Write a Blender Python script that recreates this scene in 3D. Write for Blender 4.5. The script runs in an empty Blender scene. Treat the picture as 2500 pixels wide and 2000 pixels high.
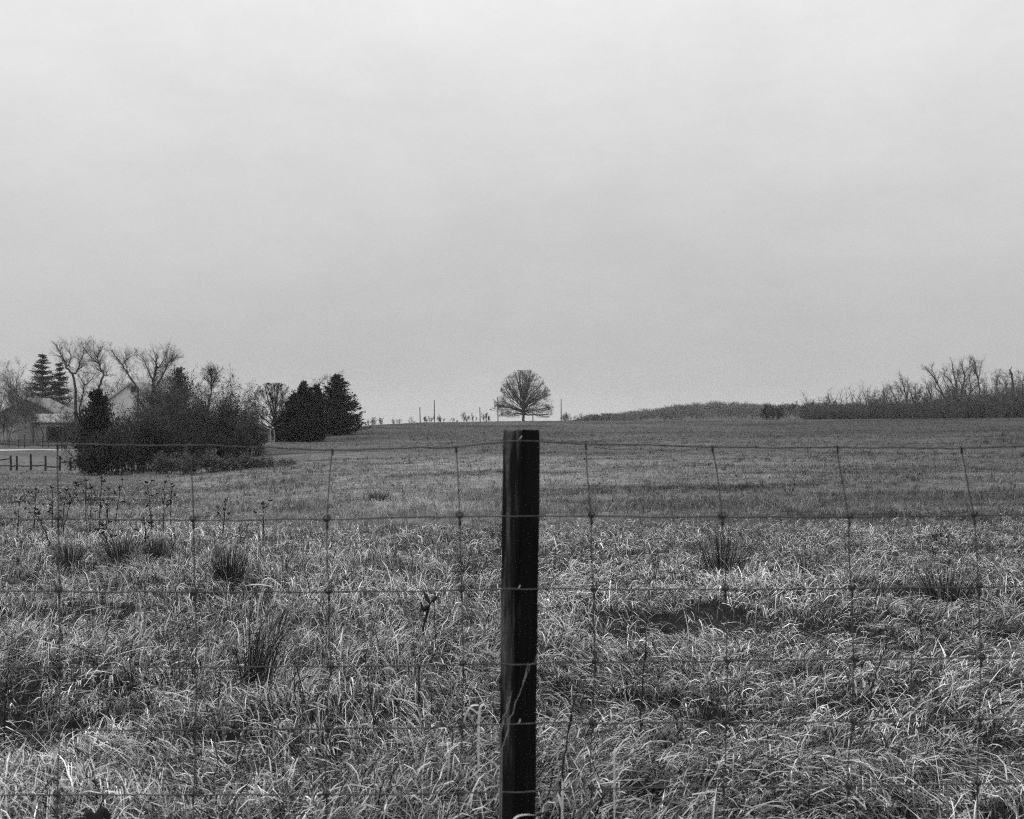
import bpy, math, random
import numpy as np

random.seed(7)
RNG = np.random.default_rng(7)
SC = bpy.context.scene
COL = SC.collection
F = 3000.0          # focal length in photo pixels (photo 2500 wide)
HY = 1010.0         # photo row of the eye level
CAMZ = 1.5          # eye height over the ground at the fence


def px(X, d, Y=None):
    """point at distance d seen in the photo at column X (and row Y)"""
    x = (X - 1250.0) / F * d
    if Y is None:
        return x
    return (x, d, CAMZ - (Y - HY) / F * d)


# ------------------------------------------------------------------ noise
def _hash(ix, iy, seed):
    h = (ix.astype(np.int64) * 374761393 + iy.astype(np.int64) * 668265263 + seed * 144665) & 0x7fffffff
    h = (h ^ (h >> 13)) * 1274126177 & 0x7fffffff
    h = (h ^ (h >> 16)) & 0xffff
    return h / 65535.0


def vnoise(x, y, seed=0):
    x = np.asarray(x, float); y = np.asarray(y, float)
    ix = np.floor(x); iy = np.floor(y)
    fx = x - ix; fy = y - iy
    fx = fx * fx * (3 - 2 * fx); fy = fy * fy * (3 - 2 * fy)
    a = _hash(ix, iy, seed); b = _hash(ix + 1, iy, seed)
    c = _hash(ix, iy + 1, seed); d = _hash(ix + 1, iy + 1, seed)
    return (a * (1 - fx) + b * fx) * (1 - fy) + (c * (1 - fx) + d * fx) * fy


def fbm(x, y, seed=0, oct=3):
    s = 0; a = 0.5; t = 0
    for o in range(oct):
        s = s + a * vnoise(np.asarray(x) * 2 ** o + 17.3 * o, np.asarray(y) * 2 ** o - 9.1 * o, seed + o)
        t += a; a *= 0.55
    return s / t


def sstep(a, b, x):
    t = np.clip((np.asarray(x, float) - a) / (b - a), 0, 1)
    return t * t * (3 - 2 * t)


# ------------------------------------------------------------------ terrain
TD = [0, 3, 8, 15, 22, 30, 45, 60, 80, 100, 120, 135, 150, 180, 210, 240, 260, 300, 350, 450, 600, 1000, 1700]
TZ = {
    -1500: [0, 0, -.05, -.22, -.6, -1.1, -1.9, -2.5, -3.0, -3.3, -3.2, -3.0, -2.8, -2.1, -1.7, -1.4, -1.2, -1, -1, -1.5, -2, -22, -26],
    300: [0, 0, -.05, -.22, -.6, -1.1, -1.9, -2.5, -3.0, -3.3, -3.2, -3.0, -2.8, -2.1, -1.7, -1.4, -1.2, -1, -1, -1.5, -2, -22, -26],
    520: [0, 0, -.05, -.22, -.6, -1.1, -1.9, -2.4, -2.75, -2.8, -2.5, -2.35, -2.2, -2.2, -2.6, -3, -3, -3, -3, -3, -9, -22, -26],
    620: [0, 0, -.05, -.22, -.6, -1.1, -1.85, -2.3, -2.5, -2.5, -2.1, -1.78, -1.72, -2.3, -3, -3.5, -3.5, -3.5, -3.5, -3.5, -9, -22, -26],
    750: [0, 0, -.05, -.22, -.6, -1.05, -1.75, -2.1, -2.3, -2.25, -2.0, -1.8, -1.55, -1.45, -2.8, -3.5, -3.8, -4, -4, -4, -9, -22, -26],
    880: [0, 0, -.05, -.22, -.6, -1.0, -1.65, -1.95, -2.1, -2.1, -1.9, -1.6, -1.3, -.75, -.32, -.9, -1.5, -2.5, -3, -4, -9, -22, -26],
    1000: [0, 0, -.05, -.22, -.6, -1.0, -1.6, -1.85, -2.05, -2.1, -1.95, -1.65, -1.35, -.85, -.45, -.22, -.45, -1.3, -2.5, -4, -9, -22, -26],
    1278: [0, 0, -.05, -.22, -.6, -1.0, -1.55, -1.8, -2.0, -2.05, -1.9, -1.65, -1.4, -.95, -.5, -.1, .03, -.5, -2, -3, -3, -22, -26],
    1700: [0, 0, -.05, -.2, -.58, -.95, -1.5, -1.75, -1.9, -1.95, -1.8, -1.55, -1.3, -.8, -.35, 0, .15, -.3, -1, -.5, 3.6, -22, -26],
    2050: [0, 0, -.05, -.2, -.56, -.92, -1.45, -1.65, -1.8, -1.8, -1.65, -1.4, -1.1, -.55, 0, .38, .35, 0, -1, -.5, 3.0, -22, -26],
    2500: [0, 0, -.05, -.2, -.55, -.9, -1.4, -1.6, -1.7, -1.65, -1.45, -1.2, -.9, -.3, .35, .72, .65, .3, 0, -.5, 3.0, -22, -26],
    4200: [0, 0, -.05, -.2, -.55, -.9, -1.4, -1.6, -1.7, -1.65, -1.45, -1.2, -.9, -.3, .35, .72, .65, .3, 0, -.5, 3.0, -22, -26],
}
_Xs = np.array(sorted(TZ)); _Xg = np.arange(-1500, 4201, 20.0)
_lg = np.linspace(math.log(2.0), math.log(1700.0), 420)
_tab = np.array([np.interp(np.exp(_lg), TD, TZ[k]) for k in _Xs])
_tab = np.array([np.interp(_Xg, _Xs, _tab[:, j]) for j in range(_tab.shape[1])]).T


def _smooth(a, n, axis):
    k = np.hanning(n + 2)[1:-1]; k /= k.sum(); h = n // 2
    pad = [(0, 0), (0, 0)]; pad[axis] = (h, h)
    b = np.pad(a, pad, mode='edge')
    return np.apply_along_axis(lambda v: np.convolve(v, k, 'valid'), axis, b)


_tab = _smooth(_smooth(_tab, 13, 1), 7, 0)


def dark_hollow(x, y):
    return np.maximum(sstep(.58, .70, fbm(x * 1.3 + 3, y * 1.5, 41, 3)), sstep(.60, .74, fbm(x * 4.2, y * 4.6, 44, 2)))


def terrain(x, y, detail=True):
    x = np.asarray(x, float); y = np.asarray(y, float)
    yy = np.maximum(y, 2.0)
    X = np.clip(1250 + F * x / yy, -1500, 4200)
    u = (X + 1500) / 20.0
    v = (np.log(np.clip(yy, 2.0, 1699)) - _lg[0]) / (_lg[1] - _lg[0])
    i = np.clip(u.astype(int), 0, len(_Xg) - 2); j = np.clip(v.astype(int), 0, len(_lg) - 2)
    fu = u - i; fv = v - j
    z = (_tab[i, j] * (1 - fu) + _tab[i + 1, j] * fu) * (1 - fv) + (_tab[i, j + 1] * (1 - fu) + _tab[i + 1, j + 1] * fu) * fv
    if detail:
        near = 1 - sstep(24, 40, y)
        z = z + near * (0.34 * (fbm(x * 0.8, y * 0.8, 5, 3) - 0.5) + 0.16 * (fbm(x * 2.6, y * 2.6, 9, 2) - 0.5))
        z = z - near * .07 * dark_hollow(x, y)
        z = z + sstep(20, 50, y) * (1 - sstep(120, 200, y)) * 0.5 * (fbm(x * 0.12, y * 0.12, 31, 3) - 0.5)
    return z


def tz(x, y):
    return float(terrain(np.array([x]), np.array([y]))[0])


# ------------------------------------------------------------------ materials
def mat(name, val, rough=0.9, var=0.35, scale=3.0, tone=False, spec=0.2, stretch=(1, 1, 1), trans=0.0, bump=0.0, detail=5.0, tvar=1.0):
    m = bpy.data.materials.new(name); m.use_nodes = True
    nt = m.node_tree; N = nt.nodes; L = nt.links
    b = N['Principled BSDF']
    b.inputs['Roughness'].default_value = rough
    b.inputs['Specular IOR Level'].default_value = spec
    tc = N.new('ShaderNodeTexCoord'); mp = N.new('ShaderNodeMapping')
    mp.inputs['Scale'].default_value = stretch
    L.new(tc.outputs['Object'], mp.inputs['Vector'])
    nz = N.new('ShaderNodeTexNoise'); nz.inputs['Scale'].default_value = scale; nz.inputs['Detail'].default_value = detail
    L.new(mp.outputs['Vector'], nz.inputs['Vector'])
    mr = N.new('ShaderNodeMapRange')
    mr.inputs['From Min'].default_value = 0.3; mr.inputs['From Max'].default_value = 0.7
    mr.inputs['To Min'].default_value = val * (1 - var); mr.inputs['To Max'].default_value = val * (1 + var)
    L.new(nz.outputs['Fac'], mr.inputs['Value'])
    out = mr.outputs['Result']
    if tone:
        at = N.new('ShaderNodeAttribute'); at.attribute_name = 'tone'
        mu = N.new('ShaderNodeMath'); mu.operation = 'MULTIPLY'
        L.new(out, mu.inputs[0]); L.new(at.outputs['Fac'], mu.inputs[1]); out = mu.outputs[0]
    L.new(out, b.inputs['Base Color'])
    if bump:
        bp = N.new('ShaderNodeBump'); bp.inputs['Strength'].default_value = bump; bp.inputs['Distance'].default_value = 0.01
        L.new(nz.outputs['Fac'], bp.inputs['Height']); L.new(bp.outputs['Normal'], b.inputs['Normal'])
    if trans:
        tr = N.new('ShaderNodeBsdfTranslucent'); L.new(out, tr.inputs['Color'])
        mx = N.new('ShaderNodeMixShader'); mx.inputs[0].default_value = trans
        L.new(b.outputs[0], mx.inputs[1]); L.new(tr.outputs[0], mx.inputs[2])
        L.new(mx.outputs[0], N['Material Output'].inputs['Surface'])
    return m


M_GROUND = mat('ground_soil', 1.0, 0.95, 0.45, 1.6, tone=True, bump=0.6, spec=0.05, detail=9)
M_GRASS = mat('dead_grass', 1.0, 0.75, 0.15, 8, tone=True, trans=0.1, spec=0.12)
M_BARK = mat('dark_bark', 0.05, 0.95, 0.4, 6, spec=0.05)
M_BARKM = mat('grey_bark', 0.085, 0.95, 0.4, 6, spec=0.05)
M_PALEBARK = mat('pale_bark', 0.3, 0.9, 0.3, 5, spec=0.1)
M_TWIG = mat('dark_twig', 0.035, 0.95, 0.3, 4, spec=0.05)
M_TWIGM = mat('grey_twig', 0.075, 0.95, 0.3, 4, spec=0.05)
M_NEEDLE = mat('cedar_needle', 0.020, 0.9, 0.3, 2, tone=True, spec=0.1)
M_NEEDLEM = mat('spruce_needle', 0.045, 0.9, 0.3, 2, tone=True, spec=0.1)
M_LEAFDARK = mat('dark_leaf', 0.024, 0.9, 0.3, 2, tone=True, spec=0.1)
M_BRAMBLE = mat('bramble_leaf', 0.11, 0.9, 0.3, 2, tone=True, spec=0.1)
M_BRAMBLE2 = mat('pale_stalk', 0.2, 0.8, 0.3, 20)
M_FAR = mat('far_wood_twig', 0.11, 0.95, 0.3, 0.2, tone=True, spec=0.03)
M_WIRE = mat('weathered_wire', 0.045, 0.6, 0.4, 60, spec=0.4)
M_KNOT = mat('knot_wire', 0.035, 0.6, 0.4, 60, spec=0.3)
M_STAPLE = mat('bright_staple', 0.22, 0.55, 0.2, 60, spec=0.5)
M_WEED = mat('dry_weed', 0.022, 0.9, 0.3, 20, spec=0.1)
M_RUSH = mat('dark_rush', 0.05, 0.7, 0.4, 6, tone=True, spec=0.15)
M_REED = mat('pale_reed', 0.55, 0.7, 0.2, 14, spec=0.2, trans=0.2)
M_RAIL = mat('dark_rail', 0.035, 0.9, 0.3, 6, spec=0.05)
M_POLE = mat('pole_wood', 0.05, 0.9, 0.3, 5, spec=0.05)
M_LANE = mat('lane_gravel', 0.42, 0.95, 0.2, 6, spec=0.05)
M_WALLPALE = mat('pale_siding', 0.58, 0.9, 0.12, 2, stretch=(1, 1, 12), spec=0.1)
M_WALLGREY = mat('grey_siding', 0.2, 0.9, 0.15, 2, stretch=(8, 8, 1), spec=0.1)
M_ROOF = mat('grey_shingle', 0.20, 0.9, 0.2, 3, stretch=(1, 1, 6), spec=0.1)
M_ROOFPALE = mat('pale_metal_roof', 0.2, 0.6, 0.12, 2, stretch=(8, 1, 1), spec=0.3)
M_TRIM = mat('pale_trim', 0.36, 0.8, 0.1, 4, spec=0.1)
M_DARK = mat('dark_glass', 0.03, 0.3, 0.2, 2, spec=0.5)
M_DARKWOOD = mat('dark_boards', 0.05, 0.9, 0.3, 4, spec=0.1)


def post_material():
    m = bpy.data.materials.new('creosoted_post'); m.use_nodes = True
    nt = m.node_tree; N = nt.nodes; L = nt.links; b = N['Principled BSDF']
    b.inputs['Roughness'].default_value = 0.85; b.inputs['Specular IOR Level'].default_value = 0.12
    tc = N.new('ShaderNodeTexCoord')
    def noise(sc, stretch, det=6, rough=0.6):
        mp = N.new('ShaderNodeMapping'); mp.inputs['Scale'].default_value = stretch
        L.new(tc.outputs['Object'], mp.inputs['Vector'])
        n = N.new('ShaderNodeTexNoise'); n.inputs['Scale'].default_value = sc; n.inputs['Detail'].default_value = det
        n.inputs['Roughness'].default_value = rough
        L.new(mp.outputs['Vector'], n.inputs['Vector']); return n.outputs['Fac']
    def rng(v, a, b_, c, d):
        r = N.new('ShaderNodeMapRange'); r.inputs['From Min'].default_value = a; r.inputs['From Max'].default_value = b_
        r.inputs['To Min'].default_value = c; r.inputs['To Max'].default_value = d; L.new(v, r.inputs['Value']); return r.outputs['Result']
    def mul(a, c):
        n = N.new('ShaderNodeMath'); n.operation = 'MULTIPLY'; L.new(a, n.inputs[0]); L.new(c, n.inputs[1]); return n.outputs[0]
    def add(a, c):
        n = N.new('ShaderNodeMath'); n.operation = 'ADD'; L.new(a, n.inputs[0]); L.new(c, n.inputs[1]); return n.outputs[0]
    grain = noise(90, (1, 1, 0.05))
    blot = noise(14, (1.6, 1.6, 0.16), 4, 0.55)
    fine = noise(160, (1, 1, 0.5), 4)
    base = rng(grain, 0.35, 0.7, 0.001, 0.006)
    lit_side_stain = mul(rng(blot, 0.48, 0.62, 0.0, 0.12), rng(fine, 0.35, 0.65, 0.4, 1.0))
    sx = N.new('ShaderNodeSeparateXYZ'); L.new(tc.outputs['Object'], sx.inputs[0])
    lit_side_stain = mul(lit_side_stain, rng(sx.outputs[0], .006, -.004, 0.04, 1.0))  # pale stain held to the left side, painting a lit and a shaded face
    L.new(add(base, lit_side_stain), b.inputs['Base Color'])
    bp = N.new('ShaderNodeBump'); bp.inputs['Strength'].default_value = 0.7; bp.inputs['Distance'].default_value = 0.004
    L.new(grain, bp.inputs['Height']); L.new(bp.outputs['Normal'], b.inputs['Normal'])
    return m


M_POST = post_material()


def glass_material():
    m = bpy.data.materials.new('water_drop'); m.use_nodes = True
    b = m.node_tree.nodes['Principled BSDF']
    b.inputs['Transmission Weight'].default_value = 1.0; b.inputs['Roughness'].default_value = 0.0; b.inputs['IOR'].default_value = 1.33
    return m


M_DROP = glass_material()


# ------------------------------------------------------------------ objects
def mesh_obj(name, verts, faces, m, parent=None, tone=None, loc=None, smooth=False):
    """verts (N,3) array, faces (M,k) array; loc = origin of the object"""
    verts = np.asarray(verts, np.float32); faces = np.asarray(faces, np.int32)
    org = np.zeros(3, np.float32)
    if parent is not None and loc is None:
        org = np.array(parent.matrix_world.translation if parent.parent is None else parent['_org'], np.float32)
    elif loc is not None:
        org = np.array(loc, np.float32)
    v = verts - org
    me = bpy.data.meshes.new(name)
    k = faces.shape[1]; n = faces.shape[0]
    me.vertices.add(len(v)); me.vertices.foreach_set('co', v.ravel())
    me.loops.add(n * k); me.loops.foreach_set('vertex_index', faces.ravel())
    me.polygons.add(n); me.polygons.foreach_set('loop_start', np.arange(0, n * k, k, dtype=np.int32))
    me.polygons.foreach_set('use_smooth', np.full(n, smooth, bool))
    if tone is not None:
        a = me.attributes.new('tone', 'FLOAT', 'POINT'); a.data.foreach_set('value', np.asarray(tone, np.float32).ravel())
    me.update(calc_edges=True)
    me.materials.append(m)
    o = bpy.data.objects.new(name, me); COL.objects.link(o)
    if parent is not None:
        o.parent = parent
        po = ORG[parent.name]
        o.location = tuple(org[i] - po[i] for i in range(3))
    else:
        o.location = tuple(org)
    ORG[o.name] = tuple(float(c) for c in org)
    return o


ORG = {}


def part(name, verts, faces, m, parent, tone=None, smooth=False):
    return mesh_obj(name, verts, faces, m, parent, tone, loc=ORG[parent.name], smooth=smooth)


def tag(o, label=None, cat=None, group=None, kind=None):
    if label: o['label'] = label
    if cat: o['category'] = cat
    if group: o['group'] = group
    if kind: o['kind'] = kind
    return o


def thing(name, loc, label, cat, group=None):
    o = bpy.data.objects.new(name, None); COL.objects.link(o)
    o.location = loc; o.empty_display_size = 0.2
    ORG[o.name] = tuple(loc)
    return tag(o, label, cat, group)


class Geo:
    """collects quads"""
    def __init__(s): s.v = []; s.f = []; s.n = 0
    def add(s, v, f):
        s.v.append(np.asarray(v, float)); s.f.append(np.asarray(f, int) + s.n); s.n += len(v)
    def box(s, x0, x1, y0, y1, z0, z1):
        v = [(x0, y0, z0), (x1, y0, z0), (x1, y1, z0), (x0, y1, z0), (x0, y0, z1), (x1, y0, z1), (x1, y1, z1), (x0, y1, z1)]
        s.add(v, [(0, 3, 2, 1), (4, 5, 6, 7), (0, 1, 5, 4), (1, 2, 6, 5), (2, 3, 7, 6), (3, 0, 4, 7)])
    def prism(s, poly, ext):
        """poly: 4 points (a quad), ext: vector"""
        p = np.array(poly, float); q = p + np.array(ext, float)
        s.add(np.vstack([p, q]), [(0, 1, 2, 3), (7, 6, 5, 4), (0, 4, 5, 1), (1, 5, 6, 2), (2, 6, 7, 3), (3, 7, 4, 0)])
    def tube(s, pts, rad, k=6, cap=True):
        pts = np.asarray(pts, float); n = len(pts)
        rad = np.broadcast_to(np.asarray(rad, float), (n,))
        t = np.gradient(pts, axis=0); t /= np.linalg.norm(t, axis=1)[:, None] + 1e-12
        ref = np.array([0, 0, 1.0]) if abs(t[0, 2]) < 0.9 else np.array([1.0, 0, 0])
        u = np.cross(t, ref); u /= np.linalg.norm(u, axis=1)[:, None] + 1e-12
        w = np.cross(t, u)
        a = np.arange(k) * 2 * math.pi / k
        ring = pts[:, None, :] + rad[:, None, None] * (np.cos(a)[None, :, None] * u[:, None, :] + np.sin(a)[None, :, None] * w[:, None, :])
        f = []
        for i in range(n - 1):
            for j in range(k):
                j2 = (j + 1) % k
                f.append((i * k + j, i * k + j2, (i + 1) * k + j2, (i + 1) * k + j))
        v = ring.reshape(-1, 3)
        if cap:
            v = np.vstack([v, pts[0], pts[-1]]); c0 = n * k; c1 = c0 + 1
            for j in range(0, k, 2):
                f.append((c0, (j + 2) % k, (j + 1) % k, j))
                b = (n - 1) * k
                f.append((c1, b + j, b + (j + 1) % k, b + (j + 2) % k))
        s.add(v, f)
    def get(s): return np.vstack(s.v), np.vstack(s.f)


# tubes for many segments at once
def seg_mesh(S, k=3):
    A = np.array(S, float)              # p0 p1 r0 r1
    p0 = A[:, 0:3]; p1 = A[:, 3:6]; r0 = A[:, 6]; r1 = A[:, 7]
    t = p1 - p0; t /= np.linalg.norm(t, axis=1)[:, None] + 1e-9
    ref = np.where(np.abs(t[:, 2:3]) < 0.9, np.array([[0, 0, 1.0]]), np.array([[1.0, 0, 0]]))
    u = np.cross(t, ref); u /= np.linalg.norm(u, axis=1)[:, None] + 1e-9
    w = np.cross(t, u)
    a = np.arange(k) * 2 * math.pi / k
    d = np.cos(a)[None, :, None] * u[:, None, :] + np.sin(a)[None, :, None] * w[:, None, :]
    v = np.stack([p0[:, None, :] + d * r0[:, None, None], p1[:, None, :] + d * r1[:, None, None]], 1)   # n,2,k,3
    n = len(A)
    j = np.arange(k); j2 = (j + 1) % k
    f = np.stack([j, j2, k + j2, k + j], 1)[None] + (np.arange(n) * 2 * k)[:, None, None]
    return v.reshape(-1, 3), f.reshape(-1, 4)


def leaf_mesh(c, d, L, W, rng, up=None):
    """rhombus leaves: centre c (N,3), direction d (N,3)"""
    n = len(c)
    d = d / (np.linalg.norm(d, axis=1)[:, None] + 1e-9)
    r = rng.normal(size=(n, 3)); s = np.cross(d, r); s /= np.linalg.norm(s, axis=1)[:, None] + 1e-9
    L = np.broadcast_to(L, (n,))[:, None]; W = np.broadcast_to(W, (n,))[:, None]
    v = np.stack([c - d * L / 2, c + s * W / 2, c + d * L / 2, c - s * W / 2], 1)
    f = np.arange(n * 4).reshape(n, 4)
    return v.reshape(-1, 3), f


def rot_dir(d, ang, az):
    x, y, z = d
    if abs(z) < 0.9: a = (y, -x, 0.0)
    else: a = (0.0, z, -y)
    l = math.sqrt(a[0] ** 2 + a[1] ** 2 + a[2] ** 2) + 1e-9
    a = (a[0] / l, a[1] / l, a[2] / l)
    b = (y * a[2] - z * a[1], z * a[0] - x * a[2], x * a[1] - y * a[0])
    ca, sa = math.cos(ang), math.sin(ang); c, s = math.cos(az), math.sin(az)
    return tuple(d[i] * ca + sa * (a[i] * c + b[i] * s) for i in range(3))


def grow(S, R, p, d, L, r, lev, P, env=None):
    """one branch and its children; S[lev] receives segments"""
    n = P['n'][lev]; step = L / n; nodes = [(p, d, r)]
    for i in range(n):
        wob = P['wob'][lev]
        d = (d[0] + R.gauss(0, wob), d[1] + R.gauss(0, wob), d[2] + R.gauss(0, wob) + P['up'][lev])
        l = math.sqrt(d[0] ** 2 + d[1] ** 2 + d[2] ** 2); d = (d[0] / l, d[1] / l, d[2] / l)
        q = (p[0] + d[0] * step, p[1] + d[1] * step, p[2] + d[2] * step)
        r1 = max(P['rmin'], r * (1 - P['tap'][lev] * (i + 1) / n)) if False else max(P['rmin'], nodes[0][2] * (1 - P['tap'][lev] * (i + 1) / n))
        if env and not env(q): break
        S[lev].append((*p, *q, nodes[-1][2], r1))
        p = q; nodes.append((p, d, r1))
    if lev + 1 >= len(P['n']) or len(nodes) < 2: return
    m = len(nodes) - 1
    for c in range(P['nc'][lev]):
        t = P['lo'][lev] + (1 - P['lo'][lev]) * ((c + R.random()) / P['nc'][lev])
        k = min(m, max(1, int(round(t * m))))
        q, dd, rr = nodes[k]
        nd = rot_dir(dd, P['ang'][lev] * R.uniform(0.65, 1.35), R.uniform(0, 2 * math.pi))
        grow(S, R, q, nd, L * P['lf'][lev] * R.uniform(0.6, 1.25) * (1.15 - 0.45 * t), rr * P['rf'][lev], lev + 1, P, env)


BARE = dict(n=[5, 5, 4, 3, 2], wob=[.09, .13, .16, .2, .22], up=[.05, .06, .05, .03, .03], tap=[.6, .7, .75, .7, .5], rmin=.007,
            nc=[8, 7, 6, 4, 0], lo=[.35, .2, .15, .1, 0], ang=[.6, .65, .7, .75, 0], lf=[.62, .55, .5, .5, 0], rf=[.6, .6, .6, .65, 0])


def bare_tree(name, X, d, Ytop, label, cat='tree', P=BARE, bark=None, twig=None, group=None, r0=0.0, lean=(0, 0), seed=0, wide=1.0, baseY=None, split=2, stems=1):
    R = random.Random(seed * 13 + 5)
    x = px(X, d); z0 = tz(x, d) - 0.1
    h = CAMZ - (Ytop - HY) / F * d - z0
    o = thing(name, (x, d, z0), label, cat, group)
    S = [[] for _ in P['n']]
    Q = dict(P); Q['lf'] = [P['lf'][0] * wide] + list(P['lf'][1:])
    for s in range(stems):
        off = (0, 0) if stems == 1 else (R.uniform(-.25, .25) * stems * .4, R.uniform(-.25, .25) * stems * .4)
        ln = (lean[0] + (R.uniform(-.3, .3) if stems > 1 else 0), lean[1] + (R.uniform(-.3, .3) if stems > 1 else 0))
        dv = (ln[0], ln[1], 1.0); l = math.sqrt(dv[0] ** 2 + dv[1] ** 2 + 1)
        if stems > 1: S[0].append((x, d, z0 - .05, x + off[0], d + off[1], z0 + .02, h * .011, h * .011))
        grow(S, R, (x + off[0], d + off[1], z0), tuple(c / l for c in dv), h * R.uniform(.72, .8), (r0 or h * .018) * (1 if stems == 1 else .6), 0, Q)
    T = [s for lv in S[:split] for s in lv]; W = [s for lv in S[split:] for s in lv]
    zmax = max(s[5] for s in T + W); k = h / max(zmax - z0, .1)
    def fit(L_): return [(s[0], s[1], z0 + (s[2] - z0) * k, s[3], s[4], z0 + (s[5] - z0) * k, s[6], s[7]) for s in L_]
    v, f = seg_mesh(fit(T), 5); part('trunk', v, f, bark or M_BARK, o)
    if W:
        v, f = seg_mesh(fit(W), 3); part('crown', v, f, twig or M_TWIG, o)
    return o


def skeleton_tree(name, d, limbs, label, cat='tree', group=None, bark=None, twig=None, seed=0, twigs=5, tl=1.3, rbase=.16, conv=None, tdepth=3, spread=.9):
    """limbs: polylines in photo pixels; the first begins near the base and is extended to the ground"""
    R = random.Random(seed * 7 + 3)
    ox, oy, sc = conv
    L0 = limbs[0]; X0 = ox + L0[0][0] / sc
    x = px(X0, d); z0 = tz(x, d) - 0.1
    o = thing(name, (x, d, z0), label, cat, group)
    T = []; W = [[] for _ in range(4)]
    P = dict(n=[5, 4, 3, 2], wob=[.09, .11, .13, .15], up=[.06, .05, .04, .02], tap=[.75, .75, .6, .5], rmin=.005,
             nc=[5, 5, 3, 0], lo=[.2, .2, .15, 0], ang=[.5, .55, .6, 0], lf=[.6, .6, .6, 0], rf=[.55, .6, .7, 0])
    P = {k: (v[:tdepth] if isinstance(v, list) else v) for k, v in P.items()}
    for li, lim in enumerate(limbs):
        pts = []
        sl = R.uniform(-spread, spread) * (0.35 if li == 0 else 1)
        ys = (oy + min(p[1] for p in lim) / sc, oy + max(p[1] for p in lim) / sc)
        for (a, b) in lim:
            Xp = ox + a / sc; Yp = oy + b / sc
            hh = (CAMZ - (Yp - HY) / F * d) - z0
            pts.append(np.array((px(Xp, d), d + sl * 0.35 * max(hh - 2, 0) * .5, z0 + hh)))
        if li == 0:
            pts.insert(0, np.array((pts[0][0] + R.uniform(-.1, .1), d, z0)))
        if li and T:
            A_ = np.array(T)[:, 3:6]; near_ = A_[np.argmin(((A_ - pts[0])[:, [0, 2]] ** 2).sum(1))]
            for k_ in range(len(pts)): pts[k_] = pts[k_] + np.array([0, near_[1] - d, 0]) * .6
            pts.insert(0, near_)
        # refine with a little wander
        q = []
        for i in range(len(pts) - 1):
            for k in range(3):
                t = k / 3; q.append(pts[i] * (1 - t) + pts[i + 1] * t + (np.array([R.gauss(0, .04), R.gauss(0, .06), R.gauss(0, .03)]) if (i or k) else 0))
        q.append(pts[-1])
        n = len(q); ra = rbase if li == 0 else rbase * .5
        for i in range(n - 1):
            a = ra * (1 - .8 * i / n); b = ra * (1 - .8 * (i + 1) / n)
            T.append((*q[i], *q[i + 1], a, b))
        for i in range(max(1, int(n * (.5 if li == 0 else .3))), n):
            dv = q[i] - q[i - 1]; l = np.linalg.norm(dv) + 1e-9; dv = tuple(dv / l)
            for _ in range(twigs):
                nd = rot_dir(dv, R.uniform(.25, .95), R.uniform(0, 6.28))
                grow(W, R, tuple(q[i]), nd, tl * R.uniform(.4, 1.5) * (1.2 - .5 * i / n), min(.035, ra * .25 * (1 - .5 * i / n)), 0, P)
    v, f = seg_mesh(T, 5); part('trunk', v, f, bark or M_BARK, o)
    W = [s for lv in W for s in lv]
    if W:
        v, f = seg_mesh(W, 3); part('crown', v, f, twig or M_TWIG, o)
    return o


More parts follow.
